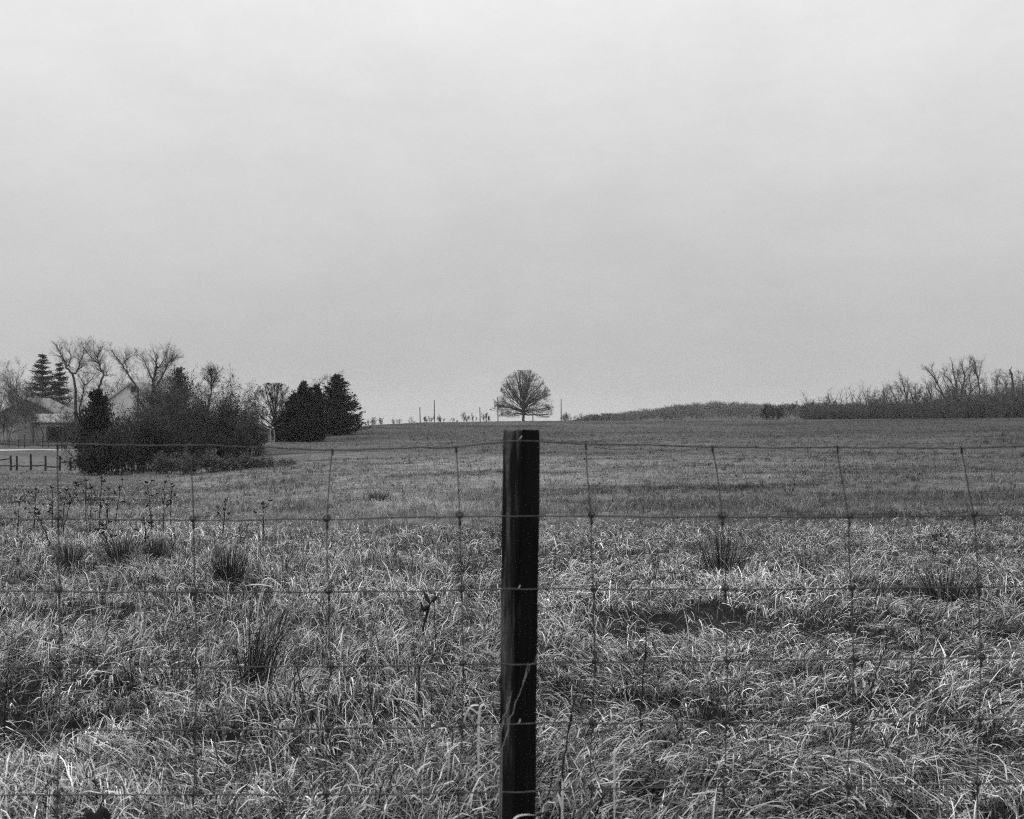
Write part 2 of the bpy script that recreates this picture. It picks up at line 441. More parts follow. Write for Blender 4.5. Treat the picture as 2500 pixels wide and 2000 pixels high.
def conifer(name, X, d, Ytop, half_px, label, group=None, seed=0, style='spruce', m=None, nb=150, dens=1.0, flat=.35, tmax=None, peaks=()):
    rng = np.random.default_rng(seed + 100); R = random.Random(seed)
    x = px(X, d); z0 = tz(x, d) - .1
    h = CAMZ - (Ytop - HY) / F * d - z0; Rm = half_px / F * d
    o = thing(name, (x, d, z0), label, 'tree', group)
    S = []; C = []; D = []; Ls = []
    tops = [(0.0, 0.0, h)] + [(a / F * d, b, hh) for a, b, hh in [(p[0], p[1], CAMZ - (p[2] - HY) / F * d - z0) for p in peaks]]
    for (ax, ay, hh) in tops:
        k = 8
        for i in range(k):
            S.append((x + ax * min(1, i / 3), d + ay * min(1, i / 3), z0 + hh * i / k, x + ax * min(1, (i + 1) / 3), d + ay * min(1, (i + 1) / 3), z0 + hh * (i + 1) / k, .16 * (1 - i / k) + .02, .16 * (1 - (i + 1) / k) + .02))
        n = int(nb if ax == 0 else nb * .5)
        for b in range(n):
            t = (b + R.random()) / n
            if style == 'spruce':
                t = (math.floor(t * 15) + R.uniform(-.34, .34)) / 15; t = min(max(t, .06), .985)
                ln = Rm * (1 - t) ** .85 * R.uniform(.7, 1.12) + .15
                el = .35 * t - .12 * (1 - t) + R.gauss(0, .08)
            elif style == 'layer':
                t = min(max(t, .03), .985)
                ln = Rm * (1 - t) ** .72 * R.choice((.6, .75, .85, .95, 1.05, 1.22)) + .2
                el = .35 * t + .02 + R.gauss(0, .15)
            else:
                t = min(max(t, .03), .97)
                prof = min(1.0, (1 - t) * 1.9) ** .75 * (0.75 + .25 * min(1, t * 4))
                if tmax: prof = ((1 - t) / (1 - tmax)) ** .6 if t > tmax else .62 + .38 * (t / tmax)
                ln = Rm * prof * R.choice((.5, .65, .8, .9, 1.0, 1.1, 1.3)) + .2
                el = .5 + .6 * t + R.gauss(0, .22)
            az = R.uniform(0, 2 * math.pi)
            p = np.array([x + ax, d + ay, z0 + hh * t]); dv = np.array([math.cos(az) * math.cos(el), math.sin(az) * math.cos(el), math.sin(el)])
            if style == 'cedar':     # start lower so the outline tops out at hh
                p[2] -= ln * math.sin(el) * .8
                p[2] = max(p[2], z0 + .2)
            m_ = max(3, int(ln / .35)); q = p.copy()
            for i in range(m_):
                dv = dv + np.array([0, 0, (.05 if style != 'spruce' else .02)]) + rng.normal(0, .06, 3); dv /= np.linalg.norm(dv)
                q2 = q + dv * ln / m_
                S.append((*q, *q2, .035 * (1 - i / m_) + .008, .035 * (1 - (i + 1) / m_) + .008))
                cnt = max(1, int(ln / m_ * 42 * dens))
                tt = rng.random(cnt)[:, None]
                wd = (.07 + .30 * (1 - i / m_)) * min(1.2, ln / 2) + .05
                if style == 'cedar': wd = (.05 + .24 * (1 - i / m_)) * min(1.2, ln / 2) + .04
                if style == 'spruce': wd = .12 + .3 * math.sin(math.pi * (i + .7) / (m_ + 1.2)) * min(1.2, ln / 2)
                off = rng.normal(0, 1, (cnt, 3)) * wd * np.array([1, 1, flat])
                if style == 'spruce': off[:, 2] = -np.abs(off[:, 2]) * 2.2 + .05
                C.append(q + (q2 - q) * tt + off)
                D.append(dv[None] + rng.normal(0, .38 if style == 'cedar' else .45, (cnt, 3)) + off / (wd + .01) * .3)
                q = q2
    v, f = seg_mesh(S, 4); part('trunk', v, f, M_BARK, o)
    C = np.vstack(C); D = np.vstack(D); n = len(C)
    L = rng.uniform(.16, .42, n); v, f = leaf_mesh(C, D, L, L * rng.uniform(.22, .4, n), rng)
    v[:, 2] = np.maximum(v[:, 2], z0 + .05)
    part('crown', v, f, m or M_NEEDLE, o, tone=np.repeat(rng.uniform(.5, 1.7, n), 4))
    return o


SHRUB = dict(n=[5, 4, 3, 2], wob=[.12, .17, .2, .2], up=[.02, .03, .02, .02], tap=[.65, .65, .6, .4], rmin=.008,
             nc=[7, 6, 4, 0], lo=[.25, .2, .15, 0], ang=[.55, .65, .7, 0], lf=[.55, .55, .55, 0], rf=[.6, .65, .7, 0])


def shrub(name, X, d, Ytop, half_px, label, cat='bush', group=None, seed=0, stems=14, leaves=0, m=None, leafm=None, rr=.03, lean=0.0, lsize=(.1, .28), P=SHRUB, tonev=(.5, 1.6), twig_name='twigs', dz=0.1, core=2.0, twm=None):
    R = random.Random(seed + 900); rng = np.random.default_rng(seed + 900)
    x = px(X, d); z0 = tz(x, d) - dz
    h = CAMZ - (Ytop - HY) / F * d - z0; hw = half_px / F * d
    o = thing(name, (x, d, z0), label, cat, group)
    S = [[] for _ in P['n']]
    for s in range(stems):
        a = R.uniform(0, 6.283); q = math.sqrt(R.random())
        bx = x + hw * .45 * q * math.cos(a); by = d + hw * .45 * q * math.sin(a)
        ex = x + hw * q * math.cos(a); ey = d + hw * q * math.sin(a)
        ez = z0 + h * (1.0 - .3 * q ** 3) * R.uniform(.62, 1.0)
        dv = (ex - bx + lean * h, ey - by, ez - z0); l = math.sqrt(sum(c * c for c in dv))
        S[0].append((x, d, z0 - .03, bx, by, z0 + .02, rr, rr))
        grow(S, R, (bx, by, z0), tuple(c / l for c in dv), l * R.uniform(.55, .95), rr * R.uniform(.7, 1.3), 0, P)
    zt_ = np.percentile([q_[5] for lv in S[1:] for q_ in lv], 97); kz = min(2.4, max(.6, h / max(.2, zt_ - z0)))
    S = [[(q_[0], q_[1], z0 + (q_[2] - z0) * kz, q_[3], q_[4], z0 + (q_[5] - z0) * kz, q_[6], q_[7]) for q_ in lv] for lv in S]
    T = S[0] + S[1]; W = [s for lv in S[2:] for s in lv]
    v, f = seg_mesh(T, 4); part('stems', v, f, m or M_TWIG, o)
    v, f = seg_mesh(W, 3); part(twig_name, v, f, twm or m or M_TWIG, o)
    if leaves:
        A = np.array(W)
        q = ((A[:, 3] - x) ** 2 + (A[:, 4] - d) ** 2) / hw ** 2 * .7 + ((A[:, 5] - z0) / h) ** 2 * .6
        pr = np.exp(-q * core); idx = rng.choice(len(A), leaves, p=pr / pr.sum())
        c = A[idx, 3:6] + rng.normal(0, .12, (leaves, 3)); c[:, 2] = np.maximum(c[:, 2], z0 + .1)
        L = rng.uniform(*lsize, leaves)
        v, f = leaf_mesh(c, rng.normal(size=(leaves, 3)), L, L * .5, rng)
        part('foliage', v, f, leafm or M_LEAFDARK, o, tone=np.repeat(rng.uniform(*tonev, leaves), 4))
    return o


# ================================================================== SETTING
def build_ground():
    ys = np.concatenate([np.linspace(-60, 1.5, 30), np.arange(1.7, 26, .16), 26 * (1500 / 26) ** np.linspace(0.01, 1, 170)])
    u = np.concatenate([np.linspace(-2.6, -.62, 40), np.linspace(-.6, .6, 330), np.linspace(.62, 2.6, 40)])
    Y, U = np.meshgrid(ys, u, indexing='ij')
    W = np.where(Y > 0, np.maximum(Y, 6.0), 6.0 - Y * 1.0)
    Xw = np.clip(U * W, -1500, 1500)
    Z = terrain(Xw, Y) - .075 * tall_mask(Xw, Y) * (1 - sstep(20, 30, Y))
    n, m = Y.shape
    v = np.stack([Xw, Y, Z], -1).reshape(-1, 3)
    i = np.arange(n - 1)[:, None] * m + np.arange(m - 1)[None]
    f = np.stack([i, i + 1, i + m + 1, i + m], -1).reshape(-1, 4)
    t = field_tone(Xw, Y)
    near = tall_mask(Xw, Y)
    t = t * (1 - near) + .02 * near  # dark soil under the long grass, toned down further as painted gap shade
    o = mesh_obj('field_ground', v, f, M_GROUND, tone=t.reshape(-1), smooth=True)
    tag(o, kind='structure')
    return o


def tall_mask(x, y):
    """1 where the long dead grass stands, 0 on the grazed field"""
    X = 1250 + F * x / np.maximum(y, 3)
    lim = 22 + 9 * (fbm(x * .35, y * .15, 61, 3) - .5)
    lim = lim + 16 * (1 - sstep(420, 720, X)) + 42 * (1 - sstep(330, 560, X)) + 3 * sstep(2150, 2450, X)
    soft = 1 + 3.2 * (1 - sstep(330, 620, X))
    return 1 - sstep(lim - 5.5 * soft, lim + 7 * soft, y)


def field_tone(x, y):
    X = 1250 + F * x / np.maximum(y, 3)
    a = fbm(x * .06, y * .045, 71, 4); b = fbm(x * .25, y * .5, 75, 3)
    t = .15 + .13 * (a - .5) + .07 * (b - .5)
    # greener and darker towards the crest and to the right
    t = t * (1 + .2 * (1 - sstep(1150, 1700, X)) * sstep(18, 30, y) * (1 - sstep(70, 120, y)))
    t = t * (1 - .5 * sstep(60, 165, y))
    t = t * (1 - .22 * sstep(1300, 2300, X) * sstep(20, 60, y))
    t = t * (1 - .35 * sstep(.55, .72, fbm(x * .05 + 4, y * .12, 83, 3)) * sstep(25, 45, y))
    e = np.interp(X, [540, 620, 750, 880, 960], [121, 131, 157, 204, 236])
    t = t + .13 * np.exp(-((y - e + 2) / 3.5) ** 2) * sstep(540, 600, X) * (1 - sstep(880, 930, X))
    for (X0, y0, hx, hy, a) in PATCH:
        q = ((x - (X0 - 1250) / F * y0) / hx) ** 2 + ((y - y0) / hy) ** 2
        t = t * (1 + a * np.exp(-q * (1.2 - .8 * vnoise(x * 2.1, y * 1.3, 91))))
    t = np.where(y > 330, .07, t)
    return np.clip(t, .03, .45)


# paler and darker patches of turf: column, distance, half width, half depth (m), change
PATCH = [(1850, 63, 1.5, .9, .9), (1580, 66, 1.2, .7, .5), (1040, 88, 2.2, 1.6, .7), (1560, 54, 2.6, 1.6, -.4), (1780, 52, 2.2, 1.3, -.45), (2330, 46, 2.8, 1.5, -.5), (2050, 45, 2.0, 1.1, -.35),
         (2250, 27, 2.6, 1.4, -.55), (1980, 27, 1.6, 1.0, -.4), (760, 37, 1.4, 1.2, -.5), (640, 36, 1.0, 1.0, -.4), (1010, 45, 1.0, 1.3, .8), (920, 43, .8, 1.0, -.6), (1680, 33, 1.8, 1.2, -.4), (1420, 40, 2.5, 1.3, -.35),
         (1120, 72, 2.0, 1.5, -.4), (690, 60, 2.2, 1.6, -.35), (2420, 34, 1.8, 1.5, -.4), (1010, 38, 1.8, 3.0, .45), (860, 50, 2.5, 3.5, .3), (1130, 33, 1.2, 1.6, .35), (2100, 25, 3.5, 1.6, -.5), (2450, 25, 2.0, 1.5, -.5), (2380, 39, 3.0, 1.5, -.45), (2000, 75, 3.5, 2.2, .35), (1350, 95, 5, 3, .3)]


build_ground()

# gravel lane left
def build_lane():
    Xs = np.linspace(-900, 330, 60); V = []
    for X in Xs:
        for dd in (144.6, 145.5, 146.4):
            dd2 = 145.5 + (dd - 145.5) * (.8 + .5 * float(vnoise(np.array([X * .05]), np.array([dd * 0]), 2)[0])) + .5 * math.sin(X * .02)
            x = px(X, dd2); V.append((x, dd2, tz(x, dd2) + .012))
    Fq = []
    for i in range(len(Xs) - 1):
        for j in range(2):
            a = i * 3 + j; Fq.append((a, a + 3, a + 4, a + 1))
    o = mesh_obj('gravel_lane', np.array(V), np.array(Fq), M_LANE); tag(o, kind='structure')
build_lane()


# ================================================================== GRASS
def blade_mesh(root, az, th0, kap, L, w, tone, rng, segs=4, twist=.5, ex=1.4):
    n = len(root)
    s = (np.arange(segs) + .5) / segs
    th = th0[:, None] + kap[:, None] * s[None] ** ex
    dx = np.sin(th) * np.cos(az)[:, None]; dy = np.sin(th) * np.sin(az)[:, None]; dz = np.cos(th)
    T = np.stack([dx, dy, dz], -1)
    P = np.concatenate([np.zeros((n, 1, 3)), np.cumsum(T * (L / segs)[:, None, None], 1)], 1) + root[:, None]
    se = np.arange(segs + 1) / segs
    prof = np.interp(se, [0, .35, .75, 1], [.75, 1, .7, .08])
    side = np.stack([-np.sin(az), np.cos(az), np.zeros(n)], -1)
    Tn = np.concatenate([T[:, :1], (T[:, 1:] + T[:, :-1]) / 2, T[:, -1:]], 1)
    nor = np.cross(Tn, side[:, None])
    tw = (rng.normal(0, twist, n)[:, None] + rng.normal(0, .5, n)[:, None] * se[None])[..., None]
    W = (side[:, None] * np.cos(tw) + nor * np.sin(tw)) * (w[:, None] * prof[None])[..., None] * .5
    V = np.stack([P - W, P + W], 2).reshape(-1, 3)
    base = np.arange(n)[:, None] * (segs + 1) * 2 + np.arange(segs)[None] * 2
    Fq = np.stack([base, base + 1, base + 3, base + 2], -1).reshape(-1, 4)
    return V, Fq, np.repeat(tone, (segs + 1) * 2)


def scatter(y0, y1, n, rng, marg=.06):
    """n points, uniform per square metre in the visible wedge y0..y1"""
    k = (2500 / 2 / F) + marg
    y = np.sqrt(rng.random(n) * (y1 ** 2 - y0 ** 2) + y0 ** 2)
    x = (rng.random(n) * 2 - 1) * (k * y + (1.9 if y0 < 9 else 1.0))
    return x, y


def grass_tones(n, rng, x, y):
    r = rng.random(n)
    t = np.where(r < .42, rng.uniform(.28, .6, n), np.where(r < .70, rng.uniform(.07, .2, n), rng.uniform(.008, .04, n)))
    t = np.where(rng.random(n) < .07, rng.uniform(.5, .75, n), t)
    t = t * (.75 + 1.0 * fbm(x * .5, y * .35, 47, 3)) * (1 + .15 * sstep(24, 40, y)) * (1 + .12 * sstep(6, 10, y))
    far = .6 * sstep(16, 34, y)
    return t * (1 - far) + far * .215 * (.6 + .8 * fbm(x * .5, y * .35, 47, 3))


def build_tall_grass():
    rng = np.random.default_rng(3)
    VV = []; FF = []; TT = []; off = 0
    def put(V, Fq, t):
        nonlocal off
        VV.append(V); FF.append(Fq + off); TT.append(t); off += len(V)
    # bands: y0, y1, tussocks per m2, blades per tussock, thatch per m2, width scale
    for (y0, y1, nt, nbl, nth, ws, segs) in ((2.2, 5.5, 190, 20, 2200, .85, 5), (5.5, 9, 130, 17, 1150, .95, 5), (9, 14, 86, 12, 480, 1.0, 4),
                                       (14, 22, 48, 9, 260, 1.3, 4), (22, 40, 24, 6, 80, 1.9, 2), (40, 82, 9, 6, 26, 3.6, 2)):
        area = (2500 / 2 / F + .06) * (y1 ** 2 - y0 ** 2) + (y1 - y0) * (3.8 if y0 < 9 else 2.0)
        # tufts
        N = int(area * nt); x, y = scatter(y0, y1, N, rng)
        keep = (rng.random(N) < tall_mask(x, y)) & (rng.random(N) > .74 * dark_hollow(x, y)); x = x[keep]; y = y[keep]; N = len(x)
        Xp = 1250 + F * x / y
        upright = 1 - .8 * sstep(850, 1500, Xp)          # left side stands, right side is beaten down
        flow = 6.283 * (fbm(x * .45, y * .45, 21, 2) * 2.2) + 2.4
        tall = sstep(.45, .75, fbm(x * .9, y * .9, 27, 2))
        size = rng.uniform(.65, 1.2, N) * (.85 + .5 * tall) * (.4 + .6 * tall_mask(x, y))
        k = np.maximum(4, (nbl * rng.uniform(.5, 1.5, N)).astype(int))
        idx = np.repeat(np.arange(N), k); n = len(idx)
        ra = rng.uniform(0, 6.283, n); rr = np.abs(rng.normal(0, .045, n)) * size[idx]
        bx = x[idx] + rr * np.cos(ra); by = y[idx] + rr * np.sin(ra)
        fl = flow[idx]; wgt = rng.uniform(0, 1.7, n)
        az = np.arctan2(np.sin(ra) + wgt * np.sin(fl), np.cos(ra) + wgt * np.cos(fl)) + rng.normal(0, .9, n)
        L = np.where(rng.random(n) < .93, rng.uniform(.09, .21, n), rng.uniform(.18, .28, n)) * size[idx] * (1.0 + .12 * upright[idx]) * (.74 + .26 * sstep(3.5, 9, y[idx]))
        th0 = np.abs(rng.normal(.1, .16, n)) + .7 * (1 - upright[idx]) * rng.uniform(.1, 1.3, n)
        kap = rng.uniform(.8, 5.2, n)
        w = (.0022 + .0070 * rng.random(n) ** 1.6) * ws
        big = rng.random(n) < .012; w = np.where(big, w * 1.5, w)
        ttone = np.clip(rng.normal(1, .3, N), .4, 1.7)[idx]
        tone = grass_tones(n, rng, bx, by) * ttone
        root = np.stack([bx, by, terrain(bx, by) - .01], -1)
        put(*blade_mesh(root, az, th0, kap, L, w, tone, rng, segs, .7, 2.6))
        # short undergrowth, also in the hollows, toned dark to paint shade into the gaps
        N = int(area * nth * 1.5); x, y = scatter(y0, y1, N, rng)
        keep = rng.random(N) < tall_mask(x, y); x = x[keep]; y = y[keep]; N = len(x)
        root = np.stack([x, y, terrain(x, y) - .01], -1)
        put(*blade_mesh(root, rng.uniform(0, 6.283, N), np.abs(rng.normal(.6, .4, N)), rng.uniform(.2, 2.2, N), rng.uniform(.05, .15, N), rng.uniform(.002, .006, N) * ws, np.where(rng.random(N) < .7, rng.uniform(.008, .06, N), rng.uniform(.06, .35, N)), rng, 2))
        # matted thatch and fallen stalks
        N = int(area * nth); x, y = scatter(y0, y1, N, rng)
        keep = (rng.random(N) < tall_mask(x, y)) & (rng.random(N) > .5 * dark_hollow(x, y)); x = x[keep]; y = y[keep]; N = len(x)
        fl = 6.283 * (fbm(x * .45, y * .45, 21, 2) * 2.2) + 2.4
        az = fl + rng.normal(0, .9, N)
        L = np.where(rng.random(N) < .92, rng.uniform(.05, .15, N), rng.uniform(.15, .30, N))
        th0 = rng.normal(1.12, .28, N); kap = rng.uniform(.1, 1.1, N)
        w = (.0024 + .0066 * rng.random(N) ** 1.6) * ws
        tone = grass_tones(N, rng, x, y) * .8
        root = np.stack([x, y, terrain(x, y) + rng.uniform(0, .09, N)], -1)
        put(*blade_mesh(root, az, th0, kap, L, w, tone, rng, 2))
    o = mesh_obj('tall_grass', np.vstack(VV), np.vstack(FF), M_GRASS, tone=np.concatenate(TT))
    tag(o, 'long matted dead grass behind the wire fence', 'grass', kind='stuff')
    print('tall grass quads', sum(len(f) for f in FF))


def build_field_grass():
    rng = np.random.default_rng(4)
    VV = []; FF = []; TT = []; off = 0
    for (y0, y1, n, ws, hs) in ((14, 30, 150000, 1.6, .12), (30, 60, 120000, 3.0, .11), (60, 120, 90000, 6, .13), (120, 255, 80000, 12, .14)):
        # constant per screen area: log-uniform in distance
        y = y0 * (y1 / y0) ** rng.random(n) * (1 + 0 * rng.random(n))
        k = 2500 / 2 / F + .05
        x = (rng.random(n) * 2 - 1) * k * y
        keep = rng.random(n) > tall_mask(x, y) * .85
        X = 1250 + F * x / y
        keep &= ~((X < 1000) & (y > 100) & (y > np.interp(X, [0, 300, 520, 620, 750, 880, 1000], [118, 118, 135, 140, 165, 205, 235])))
        x = x[keep]; y = y[keep]; m = len(x)
        L = rng.uniform(.5, 1.3, m) * hs; w = rng.uniform(.003, .006, m) * ws
        base = field_tone(x, y)
        tone = base * np.where(rng.random(m) < .8, rng.uniform(.85, 1.5, m), rng.uniform(.35, .8, m))
        root = np.stack([x, y, terrain(x, y) - .01], -1)
        V, Fq, t = blade_mesh(root, rng.uniform(0, 6.283, m), np.abs(rng.normal(.3, .3, m)), rng.uniform(0, 1.4, m), L, w, tone, rng, 2, 1.0)
        VV.append(V); FF.append(Fq + off); TT.append(t); off += len(V)
    # rougher tufts scattered over the turf
    n = 26000; y = 15 * (170 / 15) ** rng.random(n); x = (rng.random(n) * 2 - 1) * (2500 / 2 / F + .05) * y
    X = 1250 + F * x / y
    dens = sstep(.38, .75, fbm(x * .22, y * .3, 55, 3))
    keep = (rng.random(n) < .25 + .75 * dens) & (rng.random(n) > tall_mask(x, y)) & ~((X < 1000) & (y > 100)); x = x[keep]; y = y[keep]; n = len(x)
    k = 9; idx = np.repeat(np.arange(n), k); m = len(idx); sc = np.clip(y / 26, .8, 4)[idx] ** .55
    bx = x[idx] + rng.normal(0, .07, m) * sc; by = y[idx] + rng.normal(0, .07, m) * sc
    kind = rng.random(n); tt = np.where(kind < .5, rng.uniform(1.2, 2.2, n), np.where(kind < .75, rng.uniform(.7, 1.1, n), rng.uniform(.2, .5, n)))[idx]
    tone = np.clip(field_tone(bx, by) * tt * rng.uniform(.7, 1.3, m), .01, .6)
    root = np.stack([bx, by, terrain(bx, by) - .01], -1)
    V, Fq, t = blade_mesh(root, rng.uniform(0, 6.283, m), np.abs(rng.normal(.3, .25, m)), rng.uniform(.3, 2.4, m), rng.uniform(.1, .26, m) * np.repeat(rng.uniform(.6, 1.7, n), k), .006 * np.clip(by / 15, .8, 6) * rng.uniform(.6, 1.2, m), tone, rng, 3, .8, 2.0)
    VV.append(V); FF.append(Fq + off); TT.append(t); off += len(V)
    o = mesh_obj('field_grass', np.vstack(VV), np.vstack(FF), M_GRASS, tone=np.concatenate(TT))
    tag(o, 'short grass of the open field rising to the crest', 'grass', kind='stuff')


build_tall_grass()
build_field_grass()

# ================================================================== WIRE FENCE
FD = 2.85
def fence():
    root = thing('wire_fence', (px(1268, FD), FD, 0.0), 'dark wooden post holding a woven wire fence across the foreground', 'fence')
    # post : slightly leaning squared timber with worn corners
    xb, _, zb = px(1255, FD, 2640); xt, _, zt = px(1273.5, FD, 1052)
    half = .0335; ang = math.radians(40)
    prof = []
    for cx, cy, a0 in ((1, 1, 0), (-1, 1, 90), (-1, -1, 180), (1, -1, 270)):
        for k in range(5):
            a = math.radians(a0 + k * 22.5); r = .010
            prof.append((cx * (half - r) + r * math.cos(a), cy * (half - r) + r * math.sin(a)))
    prof = [(a * math.cos(ang) - b * math.sin(ang), a * math.sin(ang) + b * math.cos(ang)) for a, b in prof]
    k = len(prof); R = random.Random(2); V = []; Fq = []
    nl = 60
    post_y = FD + .0485
    for i in range(nl + 1):
        t = i / nl; cx = xb + (xt - xb) * t; z = zb + (zt - zb) * t
        s = 1.0 + .012 * math.sin(t * 9) + .008 * math.sin(t * 31)
        for j, (a, b) in enumerate(prof):
            jit = 1 + .02 * math.sin(j * 2.3 + t * 14) + R.uniform(-.006, .006)
            zz = z
            if i >= nl - 1: zz = z + .004 * math.sin(j * 1.9) + R.uniform(-.003, .003); jit *= (.965 if i == nl else .99)
            V.append((cx + a * s * jit, post_y + b * s * jit, zz))
    for i in range(nl):
        for j in range(k):
            j2 = (j + 1) % k
            Fq.append((i * k + j, i * k + j2, (i + 1) * k + j2, (i + 1) * k + j))
    c = len(V); V.append((xt, post_y, zt + .001)); b = nl * k
    for j in range(0, k, 2): Fq.append((c, b + j, b + (j + 1) % k, b + (j + 2) % k))
    post = part('post', np.array(V), np.array(Fq), M_POST, root)
    post['label'] = 'near black weathered wooden post with a flat sawn top'
    # line wires (rows in the photo at chosen columns)
    K = 2500 / 2156.0
    cols = [-600, -60, 126, 405, 695, 965, 1095, 1240, 1505, 1775, 2040, 2156, 2700]
    rows = [
        [937, 935, 936, 937, 947.5, 941.5, 925.5, 935.5, 941, 943, 943, 940, 940],
        [1093, 1091, 1092, 1096, 1093, 1088, 1085.5, 1087, 1088, 1088.5, 1086, 1084, 1086],
        [1246, 1244, 1245, 1246.5, 1246, 1243, 1238, 1240, 1241, 1239, 1236, 1234, 1236],
        [1406, 1404, 1405, 1404, 1403, 1400, 1396.5, 1393, 1391, 1388, 1386, 1385, 1386],
        [1540, 1539, 1538, 1536, 1535, 1530, 1520, 1522, 1520, 1519, 1515, 1513, 1514],
        [1674, 1673, 1673, 1672, 1672, 1669, 1663.5, 1660, 1656, 1654, 1650, 1648, 1650],
        [1795, 1793, 1793, 1792, 1792, 1789, 1784, 1781, 1777, 1775, 1772, 1770, 1772],
    ]
    stays = [  # columns of each stay wire on the line wires above
        [122, 124, 126, 127, 125, 122, 121], [400, 408, 411, 411, 409, 407, 406], [700, 689, 693, 697, 691, 688, 687],
        [960, 968, 972, 975, 972, 965, 963], [1233, 1245, 1250, 1253, 1247, 1245, 1244], [1499, 1520, 1526, 1530, 1528, 1523, 1521],
        [1762, 1787, 1793, 1798, 1795, 1785, 1783], [2023, 2050, 2060, 2064, 2062, 2057, 2054]]
    wy = FD - .004
    post_front = lambda X: -.012 * math.exp(-((X - 1095) / 45) ** 2)
    def wpt(Xs, Ys): return np.array([px(X * K, FD, Y * K) for X, Y in zip(Xs, Ys)])
    lines = []
    for wi, r in enumerate(rows):
        xs = np.linspace(-600, 2700, 420)
        ysm = np.interp(xs, cols, r)
        kk = np.hanning(17)[1:-1]; kk /= kk.sum()
        ysm = np.convolve(np.pad(ysm, 7, mode='edge'), kk, 'valid')
        ysm = ysm + 1.6 * (vnoise(xs * .016, xs * 0 + wi * 7.7, 3) - .5) * 2 + .8 * (vnoise(xs * .05, xs * 0 + wi * 3.3, 4) - .5) * 2
        P = wpt(xs, ysm); P[:, 1] = wy + np.array([post_front(X) for X in xs]) + .004 * (vnoise(xs * .012, xs * 0 + wi, 8) - .5)
        g = Geo(); g.tube(P, np.full(420,   .0017 if wi else .0020), 6)
        o = part('line_wire', *g.get(), M_WIRE, root, smooth=True); lines.append((o, xs, ysm))
        # crimp knots on this wire
        for st in stays:
            Xc = st[wi]; Yc = np.interp(Xc, xs, ysm); c = np.array(px(Xc * K, FD, Yc * K)); c[1] = wy
            g = Geo(); Rk = random.Random(wi * 31 + int(Xc))
            if wi == 0:
                a = np.linspace(0, 6.9, 14)
                g.tube(np.stack([c[0] + .006 * (a / 6.9 - .5), c[1] + .0035 * np.cos(a), c[2] + .0035 * np.sin(a)], 1), .0014, 6)
                g.tube([c + (0, 0, .003), c + (.001, 0, -.012)], .0026, 6)
            else:
                rr = .0068 * Rk.uniform(.9, 1.1); a = np.linspace(0, 2 * math.pi, 17)
                g.tube(np.stack([c[0] + rr * np.cos(a), c[1] - .003 + 0 * a, c[2] + .0035 + rr * np.sin(a)], 1),   .0021, 6)
                a = np.linspace(0, 9.4, 18)
                g.tube(np.stack([c[0] + .008 * (a / 9.4 - .5), c[1] + .0032 * np.cos(a), c[2] + .0032 * np.sin(a)], 1), .0015, 6)
                g.tube([c + (.0, 0, -.004), c + (.0004, -.001, -.010), c + (.0006, -.001, -.018), c + (.0008, 0, -.022)], [.0018, .0034, .0034, .0016], 7)
            kn = part('knot', *g.get(), M_KNOT, o, smooth=True)
    # stay wires, one per column
    for si, st in enumerate(stays):
        P = []
        for wi in range(7):
            Y = np.interp(st[wi], lines[wi][1], lines[wi][2]); P.append(px(st[wi] * K, FD, Y * K))
        P = np.array(P); P[:, 1] = wy + .0035
        t = np.linspace(0, 6, 70)
        Q = np.stack([np.interp(t, range(7), P[:, i]) for i in range(3)], 1)
        Q[:, 0] += .0022 * (vnoise(t * 1.7, t * 0 + si * 5.1, 12) - .5) * np.sin(np.pi * (t % 1)) * 2.5 + .0018 * np.sin(np.pi * (t % 1)) * (1 if si % 2 else -1)
        g = Geo(); g.tube(Q, .0015, 6); part('stay_wire', *g.get(), M_WIRE, root, smooth=True)
    # staples driven into the post
    for (X, Y) in ((1097, 925), (1094, 1238), (1094.5, 1519.5)):
        c = np.array(px(X * K, FD, Y * K)); c[1] = FD - .0185
        g = Geo()
        a = np.linspace(0, math.pi, 9)
        g.tube(np.stack([c[0] - .002 + .003 * np.cos(a), c[1] + .012 - .012 * np.sin(a), c[2] + .005 * np.cos(a) + .002], 1), .0014, 6)
        part('staple', *g.get(), M_STAPLE, post, smooth=True)
    # rain drops hanging under the line wires
    drops = [(1, 134 * .86, 0), (1, 172, 0), (1, 380, 0), (1, 526, 0), (2, 483, 0), (2, 545, 0), (2, 1320, 0), (2, 1388, 0), (3, 242, 0), (3, 1504, 0), (3, 1550, 0), (1, 1242 - 22, 0), (4, 640, 0), (2, 2030 - 60, 0), (3, 90, 0)]
    for (wi, X, _) in drops:
        o, xs, ysm = lines[wi]
        c = np.array(px(X * K, FD, np.interp(X, xs, ysm) * K)); c[1] = wy; c[2] -= .0036
        V = []; Fq = []; n = 8
        for i in range(7):
            t = i / 6 * math.pi
            for j in range(n):
                a = j / n * 2 * math.pi; r = .0023 * math.sin(t) + 1e-5
                V.append((c[0] + r * math.cos(a), c[1] + r * math.sin(a), c[2] + .0026 * math.cos(t) * (1.25 if t < 1.57 else 1)))
        for i in range(6):
            for j in range(n):
                Fq.append((i * n + j, (i + 1) * n + j, (i + 1) * n + (j + 1) % n, i * n + (j + 1) % n))
        part('droplet', np.array(V), np.array(Fq), M_DROP, o, smooth=True)
fence()

